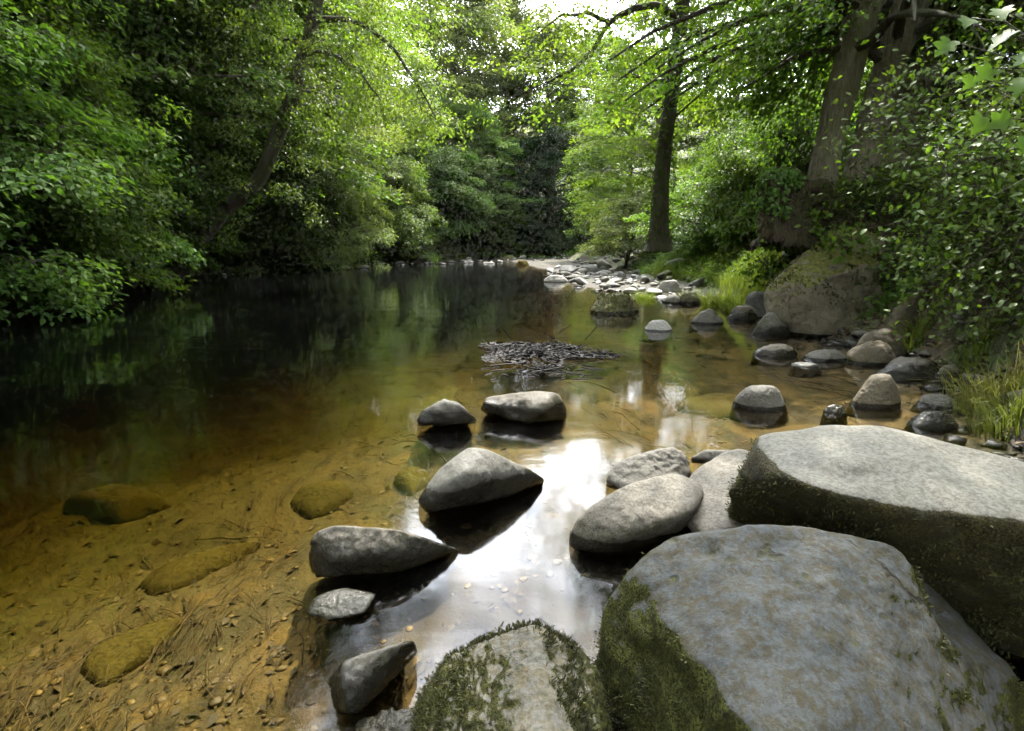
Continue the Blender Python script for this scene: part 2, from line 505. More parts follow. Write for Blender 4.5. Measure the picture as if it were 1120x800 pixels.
# ------------------------------------------------------------------ rocks
def cubesphere(n):
    key = n
    if key in cubesphere.c: return cubesphere.c[key]
    bm = bmesh.new()
    g = np.tan(np.linspace(-np.pi / 4, np.pi / 4, n + 1))
    V, F, k = [], [], 0
    for ax in range(3):
        for sg in (-1, 1):
            a, b = np.meshgrid(g, g, indexing='ij')
            p = np.zeros((n + 1, n + 1, 3))
            p[..., ax] = sg; p[..., (ax + 1) % 3] = a * sg; p[..., (ax + 2) % 3] = b
            V.append(p.reshape(-1, 3))
            i, j = np.meshgrid(np.arange(n), np.arange(n), indexing='ij')
            q = (i * (n + 1) + j).ravel() + k
            F.append(np.stack([q, q + n + 1, q + n + 2, q + 1], -1))
            k += (n + 1) ** 2
    V = np.concatenate(V); F = np.concatenate(F)
    q = np.round(V, 5)
    _, first, inv = np.unique(q, axis=0, return_index=True, return_inverse=True)
    inv = inv.ravel()
    V = unit(V[first]); F = inv[F]
    bm.free()
    cubesphere.c[key] = (V, F)
    return V, F


cubesphere.c = {}


def hull_planes(pts):
    bm = bmesh.new()
    for p in pts: bm.verts.new(p)
    bmesh.ops.convex_hull(bm, input=bm.verts)
    vs = np.array([v.co for v in bm.verts if v.link_faces])
    c = (vs.max(0) + vs.min(0)) / 2 * .5 + vs.mean(0) * .5
    N, Hh, A = [], [], []
    for f in bm.faces:
        n = np.array(f.normal); d = float(n @ (np.array(f.verts[0].co) - c))
        if d < 0: n, d = -n, -d
        if f.calc_area() < 1e-7: continue
        for k, nn in enumerate(N):
            if nn @ n > .985:
                Hh[k] = max(Hh[k], d); break
        else:
            N.append(n); Hh.append(max(d, 1e-3))
    bm.free()
    return c, np.array(N), np.array(Hh)


def rock_mesh(name, pts, mat, res=40, p=14, amp=.05, freq=2.0, seed=0, dents=(), grow=1.03, fine=.006):
    """rounded convex block through pts, roughened; dents = (point, radius, depth)"""
    c, N, Hh = hull_planes(pts)
    d, F = cubesphere(res)
    q = np.maximum(d @ N.T, 0) / Hh
    r = (q ** p).sum(1) ** (-1.0 / p)
    V = d * r[:, None] * grow
    size = np.ptp(V, axis=0).mean()
    s = freq / size
    k = fbm((V + c) * s * 1.0 + seed * 3.1, 4, seed) * amp
    k = k + (np.abs(fbm((V + c) * s * 2.7 + 9.1, 3, seed + 5)) - .35) * amp * .45
    V = V * (1 + k)[:, None]
    V = V + d * (fbm((V + c) * 24 / max(size, .3) , 3, seed + 9) * fine)[:, None]
    V = V + c
    for (dp, dr, dd) in dents:
        w = np.exp(-((V - np.array(dp)) ** 2).sum(1) / dr ** 2)
        V = V - unit(V - c) * (w * dd)[:, None]
    loc = np.array([c[0], c[1], V[:, 2].min()])
    return mesh_poly(name, V - loc, F, mat, True), loc


def rock(name, pts, mat, label, cat='rock', group=None, **kw):
    me, loc = rock_mesh(name, pts, M[mat], **kw)
    o = obj(name, me, loc=loc)
    return tag(o, label, cat, group)


def moss_fringe(parent, me_obj, n, test, size=(.012, .03), seed=1, mat='moss', name='moss', wf=.16):
    """short fronds rooted on the part of a rock where test(world pos, normal) says so"""
    me = me_obj.data
    nv = len(me.vertices)
    co = np.empty(nv * 3, np.float32); me.vertices.foreach_get('co', co); co = co.reshape(-1, 3)
    no = np.empty(nv * 3, np.float32); me.vertices.foreach_get('normal', no); no = no.reshape(-1, 3)
    W = co + np.array(me_obj.location)
    w = test(W, no)
    r = np.random.default_rng(seed)
    w = np.clip(w, 0, None); 
    if w.sum() <= 0: return None
    idx = r.choice(nv, n, p=w / w.sum())
    p = co[idx] + r.normal(0, .006, (n, 3))
    p -= no[idx] * .003
    d = unit(no[idx] + r.normal(0, .55, (n, 3)) + np.array([0, 0, .25]))
    sd = unit(np.cross(d, r.normal(0, 1, (n, 3))))
    L = r.uniform(*size, n)[:, None]
    wd = L * wf
    V = np.stack([p - sd * wd * .6, p + sd * wd * .6, p + d * L * .6 + sd * wd, p + d * L, p + d * L * .6 - sd * wd], 1)
    # five-cornered frond
    F = np.arange(n * 5).reshape(n, 5)
    o = obj(name, mesh_poly(name, V.reshape(-1, 3), F, M[mat]), parent)
    o['kind'] = 'stuff'
    return o


def px_rock(name, mat, label, x0, x1, ytop, ybase, hgt=None, depth=None, seed=0, skew=0.0, group=None, res=24, amp=.11, p=13, base_z=0.0, sink=.06, flat=.55, cat='rock'):
    """a river stone whose waterline spans x0..x1 at row ybase and whose top is at row ytop"""
    a = G(x0, ybase, base_z); b = G(x1, ybase, base_z)
    w = b[0] - a[0]
    r = np.random.default_rng(seed + 100)
    dep = depth or w * .62
    cx, cy = (a[0] + b[0]) / 2, a[1] + dep * .5
    # height from the top row
    sink = max(sink, base_z - hz(cx, cy) + .03) if base_z < .01 else sink
    dd = ray((x0 + x1) / 2, ytop)
    zt = base_z + (H + dd[2] / dd[1] * (cy) - base_z) * .93 if hgt is None else hgt + base_z
    pts = []
    for k in range(9):
        th = k / 9 * 2 * np.pi + r.uniform(-.25, .25)
        m = r.uniform(.78, 1.04)
        pts.append((cx + np.cos(th) * w / 2 * m, cy + np.sin(th) * dep / 2 * m, base_z + (zt - base_z) * r.uniform(.05, .3)))
        pts.append((cx + np.cos(th) * w / 2 * 1.04, cy + np.sin(th) * dep / 2 * 1.0, base_z - sink))
    for k in range(6):
        th = k / 6 * 2 * np.pi + r.uniform(-.4, .4)
        m = r.uniform(flat * .6, flat)
        pts.append((cx + skew * w + np.cos(th) * w / 2 * m, cy + np.sin(th) * dep / 2 * m, base_z + (zt - base_z) * (r.uniform(.72, 1.0) if k else 1.0)))
    return rock(name, pts, mat, label, cat, group, res=res, seed=seed, amp=amp, p=p, fine=.003)

# ------------------------------------------------------------------ the foreground boulders
def build_boulders():
    A = [G(735, 586, .43), G(800, 579, .47), G(900, 584, .47), G(985, 600, .44), G(1024, 630, .38), G(1036, 660, .31),
         G(690, 618, .36), G(668, 660, .25), G(655, 730, .05), G(656, 790, -.1), G(1070, 700, .23), G(1120, 752, .10), G(1140, 790, -.1),
         G(745, 700, .34), G(830, 800, .33), G(880, 900, .27), G(960, 900, .22), G(760, 900, .05), G(1130, 900, -.05),
         G(800, 600, -.2), G(1000, 650, -.2), G(700, 700, -.25), G(780, 900, -.2), G(1100, 900, -.2)]
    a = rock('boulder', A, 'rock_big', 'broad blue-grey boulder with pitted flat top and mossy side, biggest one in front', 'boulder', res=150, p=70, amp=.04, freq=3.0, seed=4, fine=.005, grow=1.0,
             dents=[(G(1058, 648, .33), .11, .12), (G(850, 735, .33), .03, .03), (G(770, 600, .44), .035, .022), (G(860, 640, .42), .02, .012), (G(930, 690, .35), .16, .02), (G(905, 720, .33), .03, .015)])
    moss_fringe(a, a, 11000, lambda W, n: (n[:, 2] < .42) * (W[:, 2] > -.02) * sstep(-.15, .35, fbm(W * 7, 3, 5)), (.004, .013), 3)
    B = [G(792, 575, .08), G(806, 520, .42), G(832, 477, .57), G(900, 461, .62), G(960, 464, .63), G(1120, 507, .58), G(1300, 560, .5),
         G(868, 527, .54), G(960, 552, .53), G(1040, 550, .55), G(1120, 580, .52), G(1300, 640, .45), G(1120, 690, .16), G(960, 640, .12), G(1300, 760, .1),
         G(830, 600, -.15), G(1100, 700, -.15), G(900, 500, -.1), G(1300, 700, -.2), G(1250, 560, -.2)]
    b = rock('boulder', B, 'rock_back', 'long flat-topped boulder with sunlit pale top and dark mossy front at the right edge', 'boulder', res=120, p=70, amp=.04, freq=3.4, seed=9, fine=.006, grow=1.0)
    moss_fringe(b, b, 20000, lambda W, n: ((n[:, 2] < .55) * (n[:, 0] < .4) * 1.0) * (W[:, 2] > -.02) * sstep(-.5, .3, fbm(W * 8, 3, 7)) * (1 + 3 * (n[:, 0] < -.4)), (.004, .016), 5)
    Cc = [G(560, 683, .30), G(590, 690, .31), G(520, 700, .25), G(480, 725, .15), G(452, 775, .02), G(440, 810, -.1), G(640, 720, .2), G(662, 770, .05), G(672, 810, -.1),
          G(600, 770, .30), G(620, 830, .28), G(560, 900, .26), G(500, 850, .15), G(640, 900, .1), G(440, 900, 0), G(560, 760, -.2), G(480, 900, -.2), G(680, 900, -.2)]
    c = rock('boulder', Cc, 'rock_front', 'rounded grey boulder fringed with dark moss at the bottom edge', 'boulder', res=100, p=13, amp=.05, freq=3, seed=14, fine=.005,
             dents=[(G(597, 770, .31), .018, .014), (G(582, 718, .31), .016, .01), (G(548, 725, .28), .022, .012)])
    def fr(W, n):
        ax = G(560, 683, .2)
        edge = ((n[:, 1] > .35) | (n[:, 0] > .55) | ((n[:, 0] < -.6) & (n[:, 2] < .5)))
        return edge * (n[:, 2] < .8) * (W[:, 2] > .0) * sstep(-.35, .25, fbm(W * 9, 3, 3))
    moss_fringe(c, c, 12000, fr, (.005, .013), 8)
    moss_fringe(c, c, 16000, lambda W, n: fr(W, n) * ((n[:, 1] > .2) | (n[:, 0] > .5)), (.005, .017), 18, 'moss_dark', 'moss_fringe', .09)
    # pale long stone and its neighbours
    Dd = [G(613, 590, .05), G(622, 570, .12), G(650, 548, .19), G(700, 524, .24), G(735, 516, .24), G(765, 525, .22), G(772, 545, .20), G(750, 566, .17), G(700, 580, .13),
          G(616, 608, .0), G(660, 612, -.02), G(700, 600, .0), G(740, 590, 0), G(640, 590, -.2), G(760, 560, -.2), G(700, 610, -.2)]
    rock('river_stone', Dd, 'rock_pale', 'long smooth pale stone with rounded dark-based left end, resting against the boulders', 'rock', res=60, p=11, amp=.03, freq=2.4, seed=22, fine=.003)
    D2 = [G(745, 560, .12), G(752, 520, .2), G(790, 495, .25), G(812, 490, .26), G(840, 500, .26), G(820, 580, .15), G(770, 592, .1), G(760, 600, -.2), G(840, 560, -.2), G(800, 510, -.1)]
    rock('river_stone', D2, 'rock_pale', 'yellowish pale slab wedged between the long pale stone and mossy boulder', 'rock', res=44, p=11, amp=.04, seed=25, fine=.004)
    E = [G(665, 528, .03), G(672, 510, .10), G(690, 500, .13), G(715, 503, .12), G(735, 490, .16), G(752, 498, .13), G(756, 520, .06), G(720, 535, .04), G(690, 536, .02), G(670, 532, -.15), G(750, 525, -.15), G(730, 500, -.1)]
    rock('river_stone', E, 'rock_grey', 'lumpy grey stone with a black wet hollow behind the long pale stone', 'rock', res=44, p=12, amp=.10, seed=27, dents=[(G(698, 520, .10), .05, .05)])
    E2 = [G(755, 500, .08), G(770, 492, .11), G(800, 492, .11), G(812, 500, .08), G(760, 506, .0), G(810, 508, 0), G(785, 500, -.1)]
    rock('river_stone', E2, 'rock_grey', 'low dark grey stone peeping out behind the yellowish slab', 'rock', res=24, amp=.06, seed=28)
    # mid-stream stones
    F1 = [G(455, 548, .05), G(490, 506, .20), G(512, 490, .25), G(530, 492, .24), G(592, 523, .04), G(575, 532, .0), G(468, 562, .0), G(505, 520, .2), G(540, 510, .18), G(520, 545, .05), G(470, 555, -.2), G(590, 530, -.2), G(520, 500, -.15)]
    rock('river_stone', F1, 'rock_peak', 'smooth grey peaked stone with a slanting dark waterline, in mid-stream', 'rock', res=60, p=30, amp=.03, seed=31, fine=.003)
    F2 = [G(337, 605, .06), G(342, 582, .15), G(365, 574, .18), G(430, 578, .17), G(460, 588, .11), G(497, 602, .02), G(440, 626, .0), G(345, 628, 0), G(360, 612, .09), G(430, 608, .09), G(345, 620, -.2), G(480, 610, -.2), G(400, 590, -.2)]
    rock('river_stone', F2, 'rock_wet', 'dark wet wedge-shaped stone with grey top pointing right, left of the white reflection', 'rock', res=60, p=34, amp=.045, seed=33, fine=.004)
    F3 = [G(335, 672, .02), G(345, 652, .04), G(375, 642, .05), G(412, 648, .035), G(405, 662, .03), G(360, 680, .01), G(370, 660, -.1), G(340, 670, -.1), G(400, 655, -.1)]
    rock('river_stone', F3, 'rock_slick', 'small slick dark stone just breaking the surface below the dark wedge stone', 'rock', res=30, p=10, amp=.06, seed=35, fine=.002)
    F4 = [G(372, 752, .10), G(378, 722, .13), G(430, 706, .13), G(452, 700, .10), G(456, 708, .06), G(392, 782, .0), G(384, 778, .05), G(358, 745, -.02), G(366, 780, -.05), G(440, 730, 0), G(370, 740, -.2), G(440, 720, -.2), G(390, 770, -.2)]
    rock('river_stone', F4, 'rock_wet', 'wet triangular stone with a pale left face beside the moss-fringed boulder', 'rock', res=50, p=22, amp=.03, seed=37, fine=.004)
    F5 = [G(368, 800, -.02), G(420, 775, .02), G(455, 772, .02), G(470, 800, .02), G(400, 850, -.02), G(420, 800, -.15), G(460, 850, .0), G(380, 840, -.1)]
    rock('river_stone', F5, 'rock_slick', 'low slimy slab at the foot of the moss-fringed boulder, bottom edge', 'rock', res=36, p=10, amp=.05, seed=38)
    F6 = [G(457, 460, .06), G(466, 446, .14), G(488, 437, .18), G(500, 440, .17), G(519, 458, .05), G(515, 462, .0), G(462, 465, 0), G(485, 455, .08), G(462, 462, -.2), G(515, 460, -.2), G(490, 450, -.2)]
    rock('river_stone', F6, 'rock_peak', 'small pale peaked stone left of the two mid-stream stones', 'rock', res=34, p=30, amp=.08, seed=41)
    F7 = [G(526, 443, .10), G(533, 434, .13), G(560, 432, .15), G(590, 427, .19), G(612, 430, .18), G(620, 445, .08), G(618, 458, .0), G(575, 465, 0), G(532, 452, .02), G(560, 448, .1), G(600, 445, .13), G(535, 450, -.2), G(615, 455, -.2), G(580, 440, -.2)]
    rock('river_stone', F7, 'rock_wet', 'blocky dark stone with a bulging right end just below the driftwood heap', 'rock', res=44, p=26, amp=.09, seed=44, dents=[(G(570, 450, .08), .06, .06)])
    # near the right shore
    px_rock('river_stone', 'rock_grey', 'domed grey stone with a dark wet base standing in amber shallows', 806, 876, 418, 450, seed=3, res=34, amp=.05, p=9, flat=.85)
    px_rock('river_stone', 'rock_brown', 'tall brown-streaked domed stone near the right shore', 937, 1000, 404, 448, seed=5, res=34, amp=.06, p=9, skew=.03)
    px_rock('river_stone', 'rock_slick', 'tiny wet stone in the shallows left of the brown-streaked stone', 904, 934, 441, 453, seed=6, hgt=.05)
    px_rock('river_stone', 'rock_grey', 'flat grey stone at the foot of the grassy right bank, upper of two', 1010, 1062, 431, 448, seed=8, hgt=.09)
    px_rock('river_stone', 'rock_wet', 'dark wet slab tilted by the straw grass, lower of two', 1004, 1064, 447, 470, seed=9, hgt=.10)
    px_rock('river_stone', 'rock_pale', 'low oval pale stone in the brown shallows near shore', 829, 880, 375, 391, seed=12, hgt=.12)
    px_rock('river_stone', 'rock_white', 'little flat white stone beside the low oval stone', 868, 906, 391, 402, seed=13, hgt=.03)
    px_rock('river_stone', 'rock_grey', 'flat wet grey stone with pale patches beside the little white stone', 883, 945, 378, 396, seed=14, hgt=.10)
    px_rock('river_stone', 'rock_brown', 'rounded brown stone on the shore under the ferny bank, upper one', 946, 1000, 356, 385, seed=16, base_z=.12, sink=.3)
    px_rock('river_stone', 'rock_brown', 'low brown stone on the shore, just in front of the rounded one', 938, 996, 370, 396, seed=17, base_z=.04, sink=.2)
    px_rock('river_stone', 'rock_wet', 'dark damp slab on the muddy shore below the ferny bank', 975, 1050, 392, 412, seed=18, hgt=.12, base_z=.03)
    px_rock('river_stone', 'rock_wet', 'small dark stone at the shore end of the muddy slab', 1028, 1056, 396, 418, seed=19, base_z=.04)
    px_rock('river_stone', 'rock_grey', 'grey egg-shaped stone in still water left of the great mossy boulder', 759, 797, 336, 355, seed=21)
    px_rock('river_stone', 'rock_wet', 'dark grey stone leaning on the great mossy boulder, leftmost one', 797, 836, 333, 351, seed=23)
    px_rock('river_stone', 'rock_grey', 'rounded grey stone tucked against the left foot of the mossy boulder', 812, 858, 317, 346, seed=24, base_z=.03)
    px_rock('river_stone', 'rock_wet', 'broken wet stone at the front foot of the mossy boulder', 826, 872, 340, 368, seed=26, amp=.12)
    px_rock('river_stone', 'rock_white', 'pale dry stone alone in midstream, right of the driftwood heap', 704, 740, 350, 363, seed=29)
    px_rock('river_stone', 'rock_white', 'largest white cobble at the near end of the gravel bar', 718, 751, 305, 320, seed=30)
    px_rock('river_stone', 'rock_white', 'flat white cobble lying in water before the largest white one', 720, 752, 320, 330, seed=32, hgt=.08)
    px_rock('river_stone', 'rock_moss', 'dark stone under the overhanging grass tussock', 740, 772, 318, 333, seed=34)
    k = px_rock('boulder', 'rock_moss', 'flat-topped moss-covered rock standing in midstream before the gravel bar', 645, 712, 316, 346, seed=36, res=60, amp=.12, p=7, flat=.68, depth=1.2, cat='boulder')
    moss_fringe(k, k, 1500, lambda W, n: (n[:, 2] > .1) * 1.0, (.02, .05), 4)
    px_rock('river_stone', 'rock_white', 'pale flat stone at the water end of the gravel bar', 594, 624, 301, 309, seed=39)
    px_rock('river_stone', 'rock_gold', 'whitish round stone far upstream in the middle of the river', 562, 580, 284, 291, seed=40)
    px_rock('river_stone', 'rock_moss', 'mossy low rock in front of the far shingle line', 546, 566, 279, 285, seed=43, base_z=.02)
    # great mossy boulder on the right bank
    y0 = 7.5
    Fm = [D(833, 332, 7.7), D(836, 322, 7.75), D(868, 290, 7.9), D(905, 258, 8.1), D(938, 250, 8.3), D(966, 262, 8.3), D(980, 300, 8.0), D(985, 345, 7.7), D(960, 360, 7.3), D(890, 366, 7.25), D(845, 350, 7.5),
          D(880, 318, 7.35), D(925, 290, 7.5), D(962, 290, 7.6), D(900, 262, 9.4), D(950, 258, 9.5), D(1010, 330, 9.0), D(850, 385, 7.7), D(970, 385, 7.6), D(980, 390, 8.8), D(860, 375, 9.0)]
    f = rock('boulder', Fm, 'rock_bank', 'great sloping brown boulder with a mossy crest on the right bank', 'boulder', res=100, p=60, amp=.06, freq=3.0, seed=50, fine=.014)
    moss_fringe(f, f, 5000, lambda W, n: (n[:, 2] > .25) * sstep(-.05, .4, fbm(W * 2.2, 3, 8)), (.02, .05), 9)
    px_rock('boulder', 'rock_moss', 'yellow-mossed boulder half buried in ferns at the right shore', 975, 1030, 312, 375, seed=52, res=50, base_z=.15, sink=.4, cat='boulder', amp=.1)
    # stones under water
    def sunk(px, dz, label, seed, rr=.06):
        """a flat stone on the bed with this outline, dz thick"""
        r = np.random.default_rng(seed)
        O = []
        for (a, b_) in px:
            z = -.15
            for _ in range(6):
                q = G(a, b_, z); z = .5 * z + .5 * (hz(q[0], q[1]) + dz * .6)
            O.append(G(a, b_, z))
        O = np.array(O); c_ = O.mean(0)
        pts = []
        for q in O:
            zb = hz(q[0], q[1])
            pts += [(q[0], q[1], zb + dz * r.uniform(.2, .5)), (q[0], q[1], zb - .06)]
            k = c_ + (q - c_) * .7
            pts.append((k[0], k[1], hz(k[0], k[1]) + dz * r.uniform(.85, 1.1)))
        rock('submerged_stone', pts, 'rock_gold', label, 'rock', res=34, amp=rr, seed=seed, p=8, fine=.003)
    sunk([(314, 545), (330, 528), (365, 522), (388, 534), (365, 552), (338, 562)], .07, 'yellow stone under clear water left of the peaked stone', 60)
    sunk([(148, 632), (170, 618), (240, 598), (292, 585), (270, 604), (200, 636), (165, 646)], .05, 'long olive slab lying under water across the left shallows', 61)
    sunk([(80, 730), (105, 702), (160, 680), (205, 668), (180, 700), (110, 745)], .05, 'rounded tan stone under water near the bottom left corner', 62)
    sunk([(428, 522), (450, 510), (476, 518), (450, 538)], .06, 'small greenish stone under water beside the peaked stone', 63)
    sunk([(735, 440), (775, 428), (815, 432), (830, 446), (780, 456)], .06, 'broad amber stone under water left of the domed grey stone', 64)
    sunk([(60, 540), (120, 522), (190, 536), (130, 558)], .12, 'dim brown stone in the deeper water on the left', 66)


def build_cobbles():
    protos = []
    for mat in ('rock_cobble', 'rock_white', 'rock_cobble', 'rock_grey', 'rock_moss'):
        for k in range(2):
            r = np.random.default_rng(300 + len(protos))
            pts = []
            for i in range(14):
                v = unit(r.normal(0, 1, 3))
                pts.append(v * np.array([1.0, .75, .5]) * r.uniform(.85, 1.1))
            me, loc = rock_mesh('cobble', pts, M[mat], res=10, p=9, amp=.08, seed=300 + k, fine=.02)
            protos.append((mat, me, loc))
    n = 0
    r = np.random.default_rng(5)

    def put(x, y, s, weights, label, group):
        nonlocal n
        mat, me, loc = protos[r.choice(10, p=weights)]
        o = obj('cobble', me)
        z = max(hz(x, y), -.05)
        o.location = (x, y, z - s * .25)
        o.scale = (s, s * r.uniform(.7, 1), s * r.uniform(.7, 1.1))
        o.rotation_euler = (r.uniform(-.2, .2), r.uniform(-.2, .2), r.uniform(0, 6.28))
        tag(o, label, 'cobble', group)
        n += 1
    w1 = np.array([.17, .17, .1, .1, .17, .12, .06, .06, .03, .02]); w1 /= w1.sum()
    spots = []
    tries = 0
    while len(spots) < 275 and tries < 9000:                    # the near bar along the right
        tries += 1
        px = r.uniform(600, 770); py = r.uniform(279, 330)
        p = G(px, py, .05)
        lim = np.interp(py, [278, 284, 300, 312, 322, 331], [470, 610, 596, 630, 680, 735])
        if px < lim or p[1] > 34: continue
        s = r.choice([.09, .13, .18, .26, .34], p=[.25, .3, .22, .14, .09]) * (.65 + p[1] / 26)
        if any((p[0] - q[0]) ** 2 + (p[1] - q[1]) ** 2 < (s + q[2]) ** 2 * .34 for q in spots): continue
        spots.append((p[0], p[1], s))
    for x, y, s in spots:
        put(x, y, s, w1, 'grey or pale cobble heaped on the gravel bar at the right shore', 'cobbles on the near gravel bar')
    w2 = np.array([.12, .3, .1, .1, .2, .1, .04, .04, 0, 0]); w2 /= w2.sum()
    spots = []
    tries = 0
    while len(spots) < 95 and tries < 5000:                     # the pale line of shingle across the far end
        tries += 1
        px = r.uniform(360, 640)
        py = np.interp(px, [360, 460, 560, 640], [292, 287, 283.5, 282]) + r.normal(0, 1.3)
        p = G(px, py, .05)
        s = r.uniform(.16, .42)
        if p[1] > 46: continue
        if any((p[0] - q[0]) ** 2 + (p[1] - q[1]) ** 2 < (s + q[2]) ** 2 * .3 for q in spots): continue
        spots.append((p[0], p[1], s))
    for x, y, s in spots:
        put(x, y, s, w2, 'pale cobble in the low shingle line closing the far end of the river', 'cobbles in the far shingle line')
    for px, py in zip(np.linspace(240, 360, 20), np.interp(np.linspace(240, 360, 20), [240, 360], [301, 291.5])):
        p = G(px + r.uniform(-3, 3), py, .03)
        put(p[0], p[1], r.uniform(.12, .25), w1, 'small stone at the waterline below the left bank trees', 'stones along the left waterline')


def build_bed_detail():
    # drifting weed and sticks on the river bed
    r = np.random.default_rng(31)
    g = Geo()
    for k in range(2000):
        if k < 1400:
            px, py = r.uniform(-60, 480), r.uniform(400, 860)
        else:
            px, py = r.uniform(380, 960), r.uniform(380, 520)
        p = G(px, py, -.2)
        z = hz(p[0], p[1])
        if z > -.05: continue
        if vnoise(np.array([[p[0] * 2.2, p[1] * 1.1, 4.]]))[0] < r.uniform(-.35, .5): continue
        a = r.normal(math.pi / 2 + .25, .38)
        L = r.uniform(.06, .4) * (.5 + p[1] * .22)
        n = 8
        t = np.linspace(0, 1, n)
        bend = r.normal(0, .22) * t + np.cumsum(r.normal(0, .08, n))
        x = p[0] + np.cumsum(np.cos(a + bend)) * L / n
        y = p[1] + np.cumsum(np.sin(a + bend)) * L / n
        zz = h_ground(x, y) + .012 + np.abs(r.normal(0, .02)) * np.sin(t * 3.1)
        g.tube(np.stack([x, y, zz], -1), (1 - t * .7) * (.0008 + r.gamma(1.5, .0009)) * (.7 + p[1] * .2), 3)
    n = 1300
    pxs = r.uniform(-60, 620, n); pys = r.uniform(430, 860, n)
    Q = np.array([G(a_, b_, -.2) for a_, b_ in zip(pxs, pys)]); Q[:, 2] = [hz(q[0], q[1]) + .006 for q in Q]
    Q = Q[(Q[:, 2] < -.06) & (fbm(Q * [1.6, .8, 0] + 3.3, 3, 12) > -.15)]; n = len(Q)
    V_, F_ = leaf_arrays(Q, r.normal(0, 1, (n, 3)) * [1, 1.6, .15], unit(np.array([0, 0, 1.]) + r.normal(0, .3, (n, 3))), r.uniform(.012, .05, n) * (.6 + Q[:, 1] * .3), .5)
    g.add(V_, F_)
    o = obj('water_weed', g.mesh('water_weed', M['weed']))
    tag(o, 'drowned brown weed, twigs and leaf stalks strewn over the amber river bed', 'water weed', kind='stuff')
    # pebbles
    d, F = cubesphere(2)
    Vs, Fs, n = [], [], 0
    for k in range(2200):
        if k < 1000: px, py = r.uniform(-60, 620), r.uniform(520, 900)
        else: px, py = r.uniform(560, 1000), r.uniform(380, 640)
        p = G(px, py, -.18)
        z = hz(p[0], p[1])
        if z > .02: continue
        s = r.gamma(1.5, .0042) + .0025
        v = d * np.array([s, s * r.uniform(.6, 1), s * .35])
        a = r.uniform(0, 6.28)
        v = np.stack([v[:, 0] * np.cos(a) - v[:, 1] * np.sin(a), v[:, 0] * np.sin(a) + v[:, 1] * np.cos(a), v[:, 2]], -1)
        v = v + v * r.uniform(-.15, .15, (len(v), 1))
        Vs.append(v + np.array([p[0], p[1], z + s * .1])); Fs.append(F + n); n += len(v)
    o = obj('pebbles', mesh_poly('pebbles', np.concatenate(Vs), np.concatenate(Fs), M['pebble'], True))
    tag(o, 'golden pebbles and grit covering the shallow river bed', 'pebbles', kind='stuff')


def build_litter():
    r = np.random.default_rng(55)
    P = []
    while len(P) < 16000:
        y = r.uniform(1.5, 13); xr = np.interp(y, wl_right[:, 1], wl_right[:, 0])
        x = xr + r.uniform(-.15, 2.0); z = hz(x, y)
        if z > .01: P.append((x, y, z + .008))
    P = np.array(P); n = len(P)
    V, F = leaf_arrays(P, r.normal(0, 1, (n, 3)) * [1, 1, .25], unit(np.array([0, 0, 1.]) + r.normal(0, .35, (n, 3))), r.uniform(.03, .08, n), .6)
    tag(obj('leaf_litter', mesh_poly('leaf_litter', V, F, M['litter'])), 'brown leaf litter on the damp soil of the right shore', 'leaf litter', kind='stuff')
    d, F = cubesphere(3)
    Vs, Fs, k = [], [], 0
    while len(Vs) < 700:
        y = r.uniform(2.2, 11); xr = np.interp(y, wl_right[:, 1], wl_right[:, 0])
        x = xr + r.normal(.0, .28); z = hz(x, y)
        if z < -.12: continue
        s = r.gamma(2.0, .014) + .008
        v = d * np.array([s, s * r.uniform(.6, 1), s * r.uniform(.4, .7)]); v = v * (1 + r.uniform(-.2, .2, (len(v), 1)))
        a = r.uniform(0, 6.28)
        v = np.stack([v[:, 0] * np.cos(a) - v[:, 1] * np.sin(a), v[:, 0] * np.sin(a) + v[:, 1] * np.cos(a), v[:, 2]], -1)
        Vs.append(v + np.array([x, y, z + s * .15])); Fs.append(F + k); k += len(v)
    tag(obj('gravel', mesh_poly('gravel', np.concatenate(Vs), np.concatenate(Fs), M['rock_wet'], True)), 'small grey stones and grit packed along the right waterline', 'gravel', kind='stuff')


